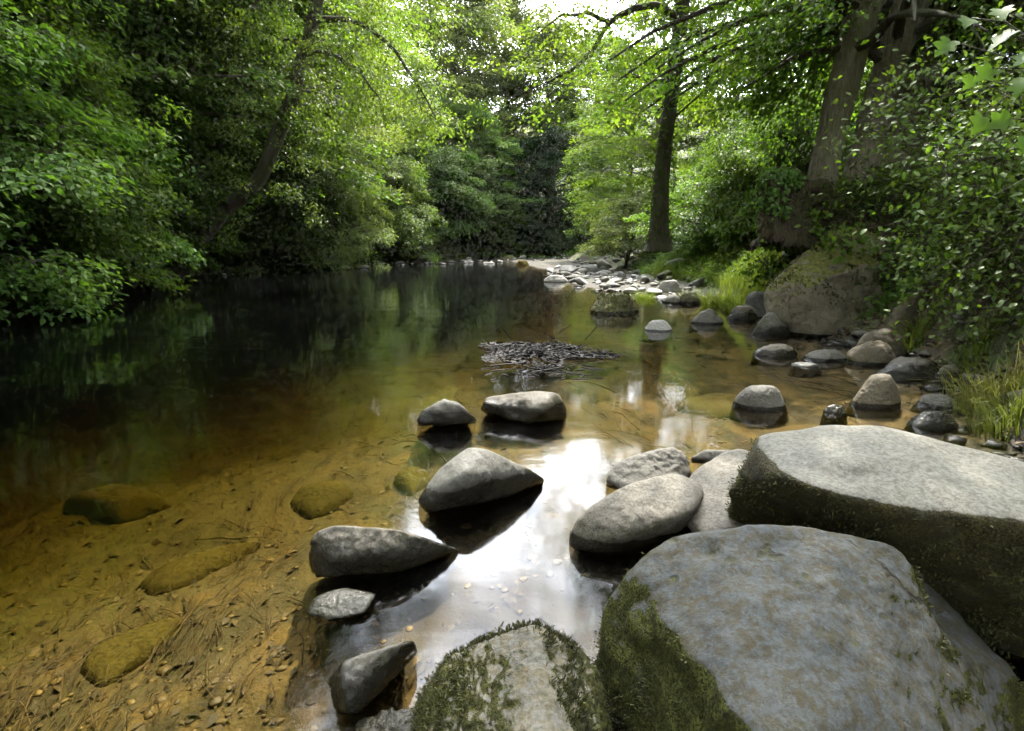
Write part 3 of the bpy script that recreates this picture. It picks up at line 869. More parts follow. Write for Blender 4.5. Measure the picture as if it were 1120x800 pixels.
def build_debris():
    r = np.random.default_rng(77)
    g = Geo()
    c = G(592, 388, 0)
    ex, ey = (G(665, 388)[0] - G(518, 388)[0]) / 2 * 1.18, .9
    c[0] -= .03
    for k in range(800):
        th = r.uniform(0, 6.28); m = r.uniform(0, 1) ** .6 * (.74 + .16 * math.sin(3 * th + 1) + .14 * math.sin(5 * th + 2.2))
        x = c[0] + np.cos(th) * ex * m; y = c[1] + np.sin(th) * ey * m
        if vnoise(np.array([[x * 4, y * 4, 2.]]))[0] < (m - .75) * 1.6: continue
        hh = (1 - m) * .07
        L = r.gamma(1.6, .07) + .03
        a = r.normal(.2, 1.0)
        t = np.linspace(-.5, .5, 4)
        el = r.normal(0, .22)
        z = np.maximum(r.uniform(0, 1) * hh + np.sin(el) * t * L, -.01) + .006
        P = np.stack([x + np.cos(a) * t * L, y + np.sin(a) * t * L + r.normal(0, .008, 4), z], -1)
        g.tube(P, r.gamma(2, .0022) + .0015, 4)
    for k in range(55):     # loose bits drifting off the near side
        px, py = r.uniform(530, 660), r.uniform(400, 416)
        p = G(px, py, 0)
        L = r.uniform(.03, .14); a = r.uniform(0, 3.1); t = np.linspace(-.5, .5, 3)
        g.tube(np.stack([p[0] + np.cos(a) * t * L, p[1] + np.sin(a) * t * L, .003 + 0 * t], -1), .006, 4)
    for (px, py, a, L) in ((640, 372, 1.1, .3), (560, 372, 2.0, .25), (610, 366, .9, .28)):
        p = G(px, py, .05); t = np.linspace(0, 1, 4)
        g.tube(np.stack([p[0] + np.cos(a) * t * L, p[1] + 0 * t, .05 + np.sin(a) * t * L * .6], -1), .006, 4)
    # dead leaves caught among them
    n = 1700
    th = r.uniform(0, 6.28, n); m = r.uniform(0, 1, n) ** .5 * (.74 + .16 * np.sin(3 * th + 1) + .14 * np.sin(5 * th + 2.2))
    P = np.stack([c[0] + np.cos(th) * ex * m, c[1] + np.sin(th) * ey * m, (1 - m) * .06 + .008], -1)
    V, F = leaf_arrays(P, unit(np.stack([np.cos(th * 3), np.sin(th * 3), 0 * th], -1)), unit(np.array([0, 0, 1.]) + r.normal(0, .35, (n, 3))), r.uniform(.025, .075, n), .6)
    g.add(V, F)
    o = obj('driftwood_heap', g.mesh('driftwood_heap', M['twig'], False))
    tag(o, 'low island of blackened wet twigs and dead leaves lodged in midstream', 'driftwood')
    return o

# ------------------------------------------------------------------ foliage
def leaf_arrays(P, dirs, nor, L, wid=.55):
    """one folded four-cornered leaf at each point"""
    n = len(P)
    L = np.broadcast_to(np.asarray(L, float), (n,))[:, None]
    d = unit(dirs)
    s = unit(np.cross(d, nor))
    nn = np.cross(s, d)
    w = L * wid * .5
    up = nn * L * .10
    V = np.stack([P, P + d * L * .48 + s * w + up, P + d * L - nn * L * .08, P + d * L * .48 - s * w + up], 1).reshape(-1, 3)
    F = np.arange(n * 4).reshape(n, 4)
    return V, F


def leaf_poly(P, dirs, nor, L, outline):
    """leaves with a drawn outline: list of (along, across) on one side from base to tip"""
    n = len(P)
    L = np.broadcast_to(np.asarray(L, float), (n,))[:, None]
    d = unit(dirs); s = unit(np.cross(d, nor)); nn = np.cross(s, d)
    half = [(0, 0)] + outline + [(1, 0)]
    cols = []
    # strips: midrib points and edge points make quads on both sides
    k = len(half)
    mid = np.linspace(0, 1, k)
    pts = []
    for (a, w) in half: pts.append(P + d * L * a + s * L * w + nn * L * (abs(w) * .25 - .18 * a * a))
    for m_ in mid[1:-1]: pts.append(P + d * L * m_ - nn * L * .18 * m_ * m_)
    for (a, w) in half[1:-1]: pts.append(P + d * L * a - s * L * w + nn * L * (abs(w) * .25 - .18 * a * a))
    V = np.stack(pts, 1)
    q = V.shape[1]
    R0 = list(range(k)); Mi = [0] + list(range(k, k + k - 2)) + [k - 1]; Lf = [0] + list(range(k + k - 2, k + 2 * (k - 2))) + [k - 1]
    faces = []
    for i in range(k - 1):
        faces.append((R0[i], R0[i + 1], Mi[i + 1], Mi[i]))
        faces.append((Lf[i + 1], Lf[i], Mi[i], Mi[i + 1]))
    # ends collapse to triangles written as quads with a repeated corner are avoided
    tri = []
    for f in faces:
        u = []
        for x in f:
            if x not in u: u.append(x)
        if len(u) == 3: tri.append(tuple(u))
        else: tri += [(u[0], u[1], u[2]), (u[0], u[2], u[3])]
    tri = np.array(tri)
    F = (np.arange(n)[:, None, None] * q + tri[None]).reshape(-1, 3)
    return V.reshape(-1, 3), F


OVATE = [(.18, .20), (.42, .30), (.72, .20)]
LOBED = [(-.06, .14), (-.02, .34), (.14, .44), (.26, .30), (.44, .44), (.56, .50), (.62, .26), (.76, .20), (.82, .15)]


class Sprays:
    def __init__(self):
        self.C, self.O, self.R = [], [], []

    def add(self, c, o, r):
        self.C.append(np.asarray(c, float)); self.O.append(np.asarray(o, float)); self.R.append(r)

    def arrays(self):
        return np.array(self.C), unit(np.array(self.O)), np.array(self.R)


def spray_leaves(S, per, leaf, seed, droop=.35, thick=.16, wid=.55, tilt=.45):
    r = np.random.default_rng(seed)
    C, O, Rr = S.arrays()
    n = len(C) * per
    C = np.repeat(C, per, 0); O = np.repeat(O, per, 0); Rr = np.repeat(Rr, per)[:, None]
    T = unit(np.cross(O, np.array([0, 0, 1.0]) + r.normal(0, .05, (n, 3))))
    U = np.cross(T, O)
    a = r.uniform(-.7, 1.0, (n, 1)); b = r.normal(0, .5, (n, 1)) * (1.1 - .5 * a)
    t = r.normal(0, 1, (n, 1)) * thick
    P = C + O * a * Rr + T * b * Rr + U * t * Rr
    P[:, 2] -= (droop * Rr * (a * .5 + .35) ** 2 * (a > -.5))[:, 0]
    d = unit(O * .8 + T * np.sign(b) * .7 + r.normal(0, .45, (n, 3)) + np.array([0, 0, -droop]))
    nor = unit(np.array([0, 0, 1.0]) + O * .25 + r.normal(0, tilt, (n, 3)))
    L = leaf * r.uniform(.6, 1.25, n)
    return leaf_arrays(P, d, nor, L, wid)


def curve(p0, p1, bend, n=9):
    t = np.linspace(0, 1, n)[:, None]
    p0 = np.asarray(p0, float); p1 = np.asarray(p1, float)
    return p0 * (1 - t) + p1 * t + np.asarray(bend, float) * (4 * t * (1 - t)) * .5


def tree_meshes(name, seed, h, rad, base=.2, limbs=42, sprays=12, per=60, leaf=.14, trunk_r=.22, droop=.35, lean=(0, 0), spray_r=.6,
                bark='bark_dark', leafmat='leaf_mid', top=.3, stems=1, elev=(.75, .05), tilt=.45, bias=None):
    r = np.random.default_rng(seed)
    g = Geo(); S = Sprays()
    for st in range(stems):
        az = r.uniform(0, 6.28)
        spread = 0 if stems == 1 else rad * .3
        n = 12
        t = np.linspace(0, 1, n)
        wob = np.cumsum(r.normal(0, .035 * h / n * 2, (n, 2)), 0)
        tp = np.stack([lean[0] * t ** 1.4 + wob[:, 0] + np.cos(az) * spread * t, lean[1] * t ** 1.4 + wob[:, 1] + np.sin(az) * spread * t, h * .96 * t * (1 if stems == 1 else r.uniform(.7, 1))], -1)
        tp[:, :2] -= wob[0]
        tr = trunk_r * (1 - t) ** .8 + .02 + trunk_r * .5 * np.exp(-t * h / .5)
        if stems > 1: tr *= .7
        tp[0, 2] -= .4
        g.tube(tp, tr, 9)
        for k in range(limbs // stems):
            q = base + (1 - base) * ((k + r.uniform(0, 1)) / (limbs // stems)) ** .9 * .98
            p0 = np.array([np.interp(q, t, tp[:, i]) for i in range(3)])
            u = (q - base) / (1 - base)
            prof = math.sqrt(max(.04, 1 - ((u - top) / (1.02 - top if u > top else top + .55)) ** 2))
            az = k * 2.399 + r.uniform(-.5, .5)
            out = np.array([math.cos(az), math.sin(az), 0])
            L = rad * prof * r.uniform(.7, 1.12)
            if bias is not None: L *= 1 + .45 * float(out[:2] @ np.asarray(bias))
            e = elev[0] * u + elev[1] * (1 - u) + r.uniform(-.15, .2)
            m = 9
            s = np.linspace(0, 1, m)
            side = np.array([-out[1], out[0], 0]) * r.normal(0, .18)
            lp = p0 + np.outer(s * L * math.cos(e), out) + np.outer(s * s * L, side)
            lp[:, 2] += L * (math.sin(e) * s + .12 * s - droop * .75 * s ** 2.2)
            lp += np.cumsum(r.normal(0, .018 * L, (m, 3)), 0) * s[:, None]
            lr = max(.012, trunk_r * .32 * (1 - u * .6)) * (1 - s * .85)
            g.tube(lp, lr + .004, 5)
            for j in range(sprays):
                ss = r.uniform(.22, 1.03) ** .75
                c0 = np.array([np.interp(ss, s, lp[:, i]) for i in range(3)])
                sd = np.array([-out[1], out[0], 0]) * r.normal(0, .30) * L * (1.15 - ss * .6)
                c1 = c0 + sd + out * r.uniform(0, .12) * L + np.array([0, 0, r.normal(-.05, .10) * L * .6])
                c1[2] = max(c1[2], .12)
                o = unit(out + sd / (L + .1) * 1.2 + r.normal(0, .2, 3) * np.array([1, 1, .4]) + np.array([0, 0, -droop * .4]))
                S.add(c1, o, spray_r * r.uniform(.6, 1.25))
                if j % 2 == 0:
                    g.tube(np.stack([c0, (c0 + c1) / 2 + np.array([0, 0, .04 * L]), c1 + o * .2]), [.014, .009, .004], 3)
    tm = g.mesh(name + '_trunk', M[bark])
    V, F = spray_leaves(S, per, leaf, seed + 1, droop, tilt=tilt)
    cm = mesh_poly(name + '_crown', V, F, M[leafmat])
    return tm, cm


def make_tree(kind, label, cat, x, y, rz, scale, meshes, group=None, z=None, mat=None, parts=('trunk', 'crown')):
    root = bpy.data.objects.new(kind, None)
    col.objects.link(root)
    root.empty_display_size = .3
    root.location = (x, y, (hz(x, y) if z is None else z) - .05)
    root.rotation_euler = (0, 0, rz)
    root.scale = scale if isinstance(scale, tuple) else (scale,) * 3
    tag(root, label, cat, group)
    obj(parts[0], meshes[0], root)
    c = obj(parts[1], meshes[1], root)
    if mat:
        c.material_slots[0].link = 'OBJECT'
        c.material_slots[0].material = M[mat]
    return root


def grass_mesh(P, dirs, L, W, mat, seed=0, curl=.6):
    r = np.random.default_rng(seed)
    n = len(P)
    L = L[:, None]; W = W[:, None]
    up = np.array([0, 0, 1.0])
    d = unit(dirs); s = unit(np.cross(d, up))
    rows = []
    for k, t in enumerate((0, .4, .75, 1.0)):
        p = P + up * L * (t - curl * .5 * t ** 2.2) + d * L * (curl * t * t * .6)
        w = W * (1 - t * .9) * .5
        rows += [p - s * w, p + s * w]
    V = np.stack(rows, 1)
    f = np.array([(0, 1, 3, 2), (2, 3, 5, 4), (4, 5, 7, 6)])
    F = (np.arange(n)[:, None, None] * 8 + f[None]).reshape(-1, 4)
    return V.reshape(-1, 3), F


def build_trees():
    P = {}
    P['beech'] = tree_meshes('beech', 1, 17, 5.6, .12, 66, 14, 84, .15, .26, .42, spray_r=.75, leafmat='leaf_mid')
    P['alder'] = tree_meshes('alder', 2, 15, 4.4, .15, 62, 13, 84, .135, .2, .3, spray_r=.62, leafmat='leaf_grey')
    P['ash'] = tree_meshes('ash', 3, 17, 5.2, .2, 60, 13, 78, .16, .24, .3, spray_r=.75, leafmat='leaf_yellow', bark='bark_grey')
    P['shrub'] = tree_meshes('shrub', 4, 4.6, 3.0, .04, 64, 13, 70, .11, .07, .5, spray_r=.45, leafmat='leaf_grey', stems=4, elev=(.9, .25))
    P['bush'] = tree_meshes('bush', 5, 2.4, 1.7, .04, 45, 9, 55, .075, .04, .4, spray_r=.28, leafmat='leaf_mid', stems=4, elev=(.9, .3))
    P['yew'] = tree_meshes('yew', 6, 12, 4.2, .04, 60, 12, 60, .16, .22, .55, spray_r=.7, leafmat='leaf_deep', elev=(.5, -.1))
    P['far'] = tree_meshes('far', 8, 16, 5.2, .1, 60, 13, 60, .24, .24, .35, spray_r=.85, leafmat='leaf_mid')
    gl = 'trees along the left bank'
    L = [
        # kind proto label x y rz scale mat
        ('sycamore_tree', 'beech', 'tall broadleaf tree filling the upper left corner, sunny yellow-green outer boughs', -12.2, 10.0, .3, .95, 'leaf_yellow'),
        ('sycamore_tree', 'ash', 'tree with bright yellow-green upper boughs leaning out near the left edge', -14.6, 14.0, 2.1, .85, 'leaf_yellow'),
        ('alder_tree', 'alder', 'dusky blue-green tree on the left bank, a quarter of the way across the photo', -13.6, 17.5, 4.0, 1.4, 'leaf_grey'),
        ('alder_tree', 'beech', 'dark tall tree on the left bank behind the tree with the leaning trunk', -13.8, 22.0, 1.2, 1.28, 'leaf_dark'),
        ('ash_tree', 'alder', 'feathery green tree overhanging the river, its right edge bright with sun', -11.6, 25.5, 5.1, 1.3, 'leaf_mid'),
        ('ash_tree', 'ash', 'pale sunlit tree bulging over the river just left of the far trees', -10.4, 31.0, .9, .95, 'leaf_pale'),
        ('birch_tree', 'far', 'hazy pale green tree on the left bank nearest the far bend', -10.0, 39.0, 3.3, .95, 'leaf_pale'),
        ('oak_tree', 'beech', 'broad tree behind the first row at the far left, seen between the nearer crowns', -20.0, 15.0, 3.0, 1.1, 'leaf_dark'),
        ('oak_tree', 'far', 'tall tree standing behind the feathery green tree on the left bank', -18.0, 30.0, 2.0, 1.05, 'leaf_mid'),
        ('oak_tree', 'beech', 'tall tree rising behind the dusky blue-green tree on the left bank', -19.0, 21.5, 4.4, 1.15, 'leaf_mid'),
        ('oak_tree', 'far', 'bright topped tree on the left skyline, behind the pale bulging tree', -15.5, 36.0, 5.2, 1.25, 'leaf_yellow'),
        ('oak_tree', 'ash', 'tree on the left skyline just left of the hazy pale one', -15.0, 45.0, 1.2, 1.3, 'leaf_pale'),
        ('oak_tree', 'beech', 'nearest left bank tree, mostly beyond the left edge of the photo', -13.5, 5.5, 1.9, 1.05, 'leaf_mid'),
    ]
    for (kd, pr, lb, x, y, rz, s, mt) in L:
        make_tree(kd, lb, 'tree', x, y, rz, s, P[pr], gl, mat=mt)
    gs = 'bushes overhanging the left waterline'
    S = [
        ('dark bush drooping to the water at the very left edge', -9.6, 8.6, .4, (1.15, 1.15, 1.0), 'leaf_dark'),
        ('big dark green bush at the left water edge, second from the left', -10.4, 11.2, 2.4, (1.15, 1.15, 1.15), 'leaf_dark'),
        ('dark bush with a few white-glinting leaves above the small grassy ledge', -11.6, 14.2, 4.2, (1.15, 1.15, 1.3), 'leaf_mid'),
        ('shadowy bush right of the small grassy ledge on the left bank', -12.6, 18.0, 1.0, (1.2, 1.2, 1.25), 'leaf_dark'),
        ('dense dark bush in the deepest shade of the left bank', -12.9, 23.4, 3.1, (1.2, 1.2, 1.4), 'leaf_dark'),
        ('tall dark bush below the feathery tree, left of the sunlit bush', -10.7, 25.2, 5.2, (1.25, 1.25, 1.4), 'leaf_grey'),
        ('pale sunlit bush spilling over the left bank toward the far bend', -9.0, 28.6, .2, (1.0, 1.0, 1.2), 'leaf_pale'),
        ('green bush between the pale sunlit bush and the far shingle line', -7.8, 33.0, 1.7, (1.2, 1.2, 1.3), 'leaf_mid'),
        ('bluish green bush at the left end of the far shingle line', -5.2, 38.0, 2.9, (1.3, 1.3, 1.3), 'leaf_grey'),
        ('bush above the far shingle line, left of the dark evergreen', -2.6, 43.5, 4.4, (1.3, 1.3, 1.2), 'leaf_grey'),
    ]
    for (lb, x, y, rz, s, mt) in S:
        make_tree('bush', lb, 'bush', x, y, rz, s, P['shrub'], gs, mat=mt)
    # far end of the river
    gf = 'trees closing the far end of the river'
    Fr = [
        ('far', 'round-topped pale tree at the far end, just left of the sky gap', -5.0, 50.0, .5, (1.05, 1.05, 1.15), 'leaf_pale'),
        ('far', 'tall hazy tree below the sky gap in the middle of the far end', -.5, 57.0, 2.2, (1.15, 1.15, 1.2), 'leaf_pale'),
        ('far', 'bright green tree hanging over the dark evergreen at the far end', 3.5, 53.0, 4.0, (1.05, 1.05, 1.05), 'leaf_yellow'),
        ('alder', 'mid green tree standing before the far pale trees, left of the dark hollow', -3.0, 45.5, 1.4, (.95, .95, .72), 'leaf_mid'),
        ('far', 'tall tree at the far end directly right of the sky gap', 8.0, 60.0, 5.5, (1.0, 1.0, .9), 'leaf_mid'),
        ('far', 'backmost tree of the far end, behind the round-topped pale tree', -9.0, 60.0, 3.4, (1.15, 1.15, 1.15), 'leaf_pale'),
    ]
    for (pr, lb, x, y, rz, s, mt) in Fr:
        make_tree('broadleaf_tree', lb, 'tree', x, y, rz, s, P[pr], gf, mat=mt)
    make_tree('evergreen_tree', 'dark shadowy evergreen in the hollow at the far end of the river', 'tree', 3.2, 46.5, .7, .82, P['yew'], gf)
    make_tree('evergreen_tree', 'smaller dark evergreen left of the main one in the far hollow', 'tree', .9, 48.0, 2.9, .75, P['yew'], gf)
    go = 'unseen trees added to cut the ambient light'  # added out of view to hold back light from the open sky
    for (pr, lb, x, y, rz, s, mt) in [
        ('beech', 'unseen tree added on the right bank beside the camera to cut ambient light', 9.5, -1.0, .4, .9, 'leaf_mid'),
        ('ash', 'unseen tree added on the right bank behind the camera to cut ambient light', 7.0, -4.0, 2.4, .95, 'leaf_mid'),
        ('beech', 'unseen tree added behind the camera on the left bank to cut ambient light', -10.5, -2.5, 1.4, 1.0, 'leaf_mid'),
    ]:
        make_tree('broadleaf_tree', lb, 'tree', x, y, rz, s, P[pr], go, mat=mt)
    # right bank background
    gr = 'trees behind the right bank'
    Rr = [
        ('ash', 'sunny yellow-green tree upstream on the right bank, left of the slender trunk', 6.8, 28.0, 2.6, .72, 'leaf_yellow'),
        ('far', 'green tree on the right bank beside the far dark hollow', 7.2, 37.0, .2, .7, 'leaf_mid'),
        ('ash', 'sunny tree behind the slender trunk, right side', 10.5, 26.0, 4.8, .7, 'leaf_yellow'),
        ('beech', 'shady green tree between the slender trunk and the thick trunks', 10.0, 20.5, 1.5, .62, 'leaf_mid'),
        ('beech', 'dark tree behind the thick leaning trunks, upper right', 13.5, 11.5, 3.7, .8, 'leaf_dark'),
        ('far', 'distant sunny tree seen through the gap right of the slender trunk', 17.0, 32.0, 5.9, .7, 'leaf_yellow'),
    ]
    for (pr, lb, x, y, rz, s, mt) in Rr:
        make_tree('broadleaf_tree', lb, 'tree', x, y, rz, s, P[pr], gr, mat=mt)
    gb = 'bushes on the right bank'
    for (pr, lb, x, y, rz, s, mt) in [
        ('bush', 'rounded pale green bush glowing in the sun above the gravel bar', 4.6, 23.5, .4, (1.25, 1.25, 1.15), 'leaf_pale'),
        ('bush', 'leafy dark bush just right of the slender trunk', 6.3, 15.6, 2.0, (1.0, 1.0, 1.3), 'leaf_mid'),
        ('bush', 'small green sapling bush in the grass left of the stump', 6.6, 13.4, 4.0, (.7, .7, 1.15), 'leaf_grey'),
        ('shrub', 'tall bush behind the grass between slender trunk and stump', 7.4, 15.0, 1.1, (.75, .75, .8), 'leaf_mid'),
        ('shrub', 'bright bush far behind the grassy bank', 8.5, 20.0, 3.1, (.9, .9, .8), 'leaf_yellow'),
        ('shrub', 'shrub under the thick trunks, behind the root mass', 8.4, 10.2, 5.0, (.7, .7, .7), 'leaf_dark'),
        ('bush', 'low sunny bush beside the gravel bar, behind the slender trunk', 6.0, 18.5, 5.4, (1.3, 1.3, .9), 'leaf_yellow'),
    ]:
        make_tree('bush', lb, 'bush', x, y, rz, s, P[pr], gb, mat=mt)
    return P


def build_slender_tree():
    Y = 12.6
    r = np.random.default_rng(61)
    root = bpy.data.objects.new('slender_tree', None); col.objects.link(root)
    b = D(722, 268, Y)
    b[2] = hz(b[0], b[1]) - .1
    root.location = b
    tag(root, 'slender dark-trunked tree on the grassy bank, one bough reaching left over the river', 'tree')
    W = lambda px, py, y=Y: D(px, py, y) - b
    g = Geo(); S = Sprays()
    tp = np.array([W(720, 275), W(721, 250), W(723, 200), W(728, 150), W(736, 90), W(744, 30), W(750, -30), W(756, -110), W(760, -220), W(765, -330)])
    g.tube(tp, [.34, .21, .17, .16, .155, .15, .14, .12, .09, .04], 12)
    limbs = [
        ([(744, 22), (715, 8), (690, 12), (668, 24), (648, 60), (625, 78), (595, 92)], Y - .6, .085),
        ([(668, 24), (640, 10), (610, 12), (585, 30)], Y - .9, .05),
        ([(742, 50), (760, 32), (785, 30), (815, 18), (840, 22)], Y + .2, .09),
        ([(739, 68), (765, 62), (790, 62), (808, 70)], Y - .2, .06),
        ([(728, 88), (706, 88), (690, 80)], Y + .3, .045),
        ([(748, 0), (730, -50), (690, -80), (640, -90)], Y - 1.2, .09),
        ([(752, -40), (790, -90), (850, -110), (900, -100)], Y - .8, .09),
        ([(757, -120), (720, -200), (670, -230)], Y - .5, .07),
        ([(757, -130), (800, -220), (860, -240)], Y - .3, .07),
        ([(750, -20), (745, -60), (720, -110), (700, -140)], Y - 3, .08),
        ([(760, -200), (745, -290), (735, -340)], Y + .5, .06),
        ([(752, -50), (770, -70), (790, -110), (800, -150)], Y + 2.4, .08),
        ([(733, 110), (755, 90), (790, 95)], Y + 1.0, .05),
    ]
    for pts, yy, rr in limbs:
        n = len(pts)
        ys = np.linspace(Y, yy, n)
        if pts[0] == (668, 24): ys[:] = np.linspace(Y - .3, yy, n)
        A = np.array([W(p[0], p[1], y) for p, y in zip(pts, ys)])
        # finer
        t = np.linspace(0, n - 1, n * 4)
        Af = np.stack([np.interp(t, np.arange(n), A[:, i]) for i in range(3)], -1)
        Af[1:-1] = (Af[:-2] + Af[1:-1] * 2 + Af[2:]) / 4
        Af += np.cumsum(r.normal(0, .012, Af.shape), 0)
        g.tube(Af, rr * (1 - np.linspace(0, .8, len(Af))), 7)
        Ltot = np.linalg.norm(np.diff(A, axis=0), axis=1).sum()
        for k in range(int(Ltot * 12)):
            s = r.uniform(.25, 1.0) ** .8
            c = np.array([np.interp(s * (len(Af) - 1), np.arange(len(Af)), Af[:, i]) for i in range(3)])
            off = r.normal(0, 1, 3) * np.array([.55, .9, .42])
            c1 = c + off
            o = unit(off + r.normal(0, .3, 3) + np.array([0, 0, -.2]))
            o[2] *= .5
            S.add(c1, unit(o), .42 * r.uniform(.6, 1.2))
            if k % 2 == 0: g.tube(np.stack([c, (c + c1) / 2 + [0, 0, .05], c1]), [.014, .009, .004], 3)
    obj('trunk', g.mesh('slender_trunk', M['bark_dark']), root)
    V, F = spray_leaves(S, 36, .10, 62, .35)
    obj('crown', mesh_poly('slender_crown', V, F, M['leaf_yellow']), root)
    # ivy on the trunk
    n = 900
    t = r.uniform(0, .42, n) ** 1.2
    c = np.stack([np.interp(t, np.linspace(0, 1, len(tp)), tp[:, i]) for i in range(3)], -1)
    th = r.uniform(0, 6.28, n)
    o = np.stack([np.cos(th), np.sin(th), 0 * th], -1)
    V, F = leaf_arrays(c + o * r.uniform(.19, .30, (n, 1)), unit(o * .3 + r.normal(0, .4, (n, 3)) - [0, 0, .5]), unit(o + r.normal(0, .3, (n, 3))), r.uniform(.05, .09, n), .8)
    obj('ivy', mesh_poly('ivy', V, F, M['leaf_dark']), root)


def build_leaning_tree():
    """the dark stem leaning over the river from the left bank"""
    r = np.random.default_rng(66)
    Y = 19.6
    root = bpy.data.objects.new('leaning_tree', None); col.objects.link(root)
    b = np.array([-11.7, Y, hz(-11.7, Y) - .2])
    root.location = b
    tag(root, 'left bank tree with a bare dark stem leaning right over the river', 'tree', 'trees along the left bank')
    W = lambda px, py, y=Y: D(px, py, y) - b
    g = Geo(); S = Sprays()

    def path(pts, ys, rr, sides=8):
        A = np.array([q if isinstance(q, np.ndarray) else W(q[0], q[1], y) for q, y in zip(pts, ys)])
        n = len(A); t = np.linspace(0, n - 1, n * 5)
        Af = np.stack([np.interp(t, np.arange(n), A[:, i]) for i in range(3)], -1)
        for _ in range(3): Af[1:-1] = (Af[:-2] + Af[1:-1] * 2 + Af[2:]) / 4
        Af += np.cumsum(r.normal(0, .015, Af.shape), 0)
        g.tube(Af, np.interp(t, np.arange(n), rr), sides)
        return Af
    path([np.zeros(3), W(240, 232), (280, 200), (306, 140), (322, 90), (334, 45), (345, 0), (358, -70), (364, -150), (362, -240), (352, -340), (340, -440)], [Y, Y, Y - .3, Y - .8] + [Y - 1] * 8, [.30, .25, .23, .21, .20, .19, .18, .16, .14, .11, .07, .03], 10)
    for pts, ys, rr in [
        ([(330, 62), (360, 55), (395, 75), (420, 110)], [Y - 1, Y - 1.5, Y - 2, Y - 2.2], .09),
        ([(340, 20), (385, 20), (430, 50), (462, 95), (478, 130)], [Y - 1, Y - 1, Y - 1.2, Y - 1.4, Y - 1.5], .10),
        ([(318, 100), (350, 100), (385, 125)], [Y - 1, Y - .6, Y - .3], .07),
        ([(350, -20), (400, -50), (450, -40), (480, 0)], [Y - 1, Y - 1.6, Y - 2, Y - 2.2], .10),
        ([(345, 0), (320, -20), (290, -10), (265, 20)], [Y - 1, Y - 1.4, Y - 1.8, Y - 2], .08),
        ([(360, -60), (330, -120), (280, -130)], [Y - 1, Y - 1, Y - .8], .08),
        ([(366, -100), (420, -160), (470, -150)], [Y - 1, Y - 1, Y - .8], .08),
        ([(364, -160), (390, -230), (415, -300)], [Y - 1, Y - 1.2, Y - 1.4], .06),
        ([(364, -190), (330, -250), (290, -270), (250, -260)], [Y - 1, Y - 1.5, Y - 2, Y - 2], .08),
        ([(362, -240), (390, -310), (400, -390)], [Y - 1, Y - 1.3, Y - 1.6], .06),
        ([(358, -280), (320, -340), (270, -360), (220, -340)], [Y - 1, Y - 1.5, Y - 2, Y - 2], .07),
        ([(352, -340), (310, -420), (260, -470)], [Y - 1, Y - 1.3, Y - 1.6], .06),
        ([(352, -340), (375, -420), (380, -480)], [Y - 1, Y - 1.3, Y - 1.6], .05),
        ([(346, -380), (300, -430), (240, -440), (180, -400)], [Y - 1, Y - 1.6, Y - 2, Y - 2], .06),
        ([(342, -420), (270, -520), (200, -540), (140, -510)], [Y - 1, Y - 1.6, Y - 2, Y - 2], .06),
        ([(356, -300), (280, -300), (200, -290), (150, -260)], [Y - 1, Y - 1.6, Y - 2, Y - 2], .06),
        ([(342, -420), (320, -500), (300, -560)], [Y - 1, Y - 1.3, Y - 1.6], .05),
        ([(360, -210), (330, -190), (290, -190), (255, -170)], [Y - 1, Y - .6, Y - .2, Y], .06)]:
        Af = path(pts, ys, np.linspace(rr, .015, len(pts)), 6)
        L = np.linalg.norm(np.diff(Af, axis=0), axis=1).sum()
        for k in range(int(L * 13)):
            s = r.uniform(.25, 1.0)
            c = np.array([np.interp(s * (len(Af) - 1), np.arange(len(Af)), Af[:, i]) for i in range(3)])
            off = r.normal(0, 1, 3) * np.array([.6, .7, .45]) - [0, 0, .25]
            S.add(c + off, unit(unit(off) + [.2, -.2, -.35]), .5 * r.uniform(.6, 1.2))
            if k % 2 == 0: g.tube(np.stack([c, c + off * .5 + [0, 0, .06], c + off]), [.014, .009, .004], 3)
    for px_, py_ in [(r.uniform(240, 350), r.uniform(20, 260)) for _ in range(60)]:
        cc = W(px_, py_, Y - 1.6 + r.uniform(-.5, .3))
        S.add(cc, unit(np.array([r.normal(.3, .5), -.6, -.3])), .45 * r.uniform(.6, 1.2))
    obj('trunk', g.mesh('leaning_trunk', M['bark_dark']), root)
    V, F = spray_leaves(S, 46, .11, 67, .5)
    obj('crown', mesh_poly('leaning_crown', V, F, M['leaf_yellow']), root)


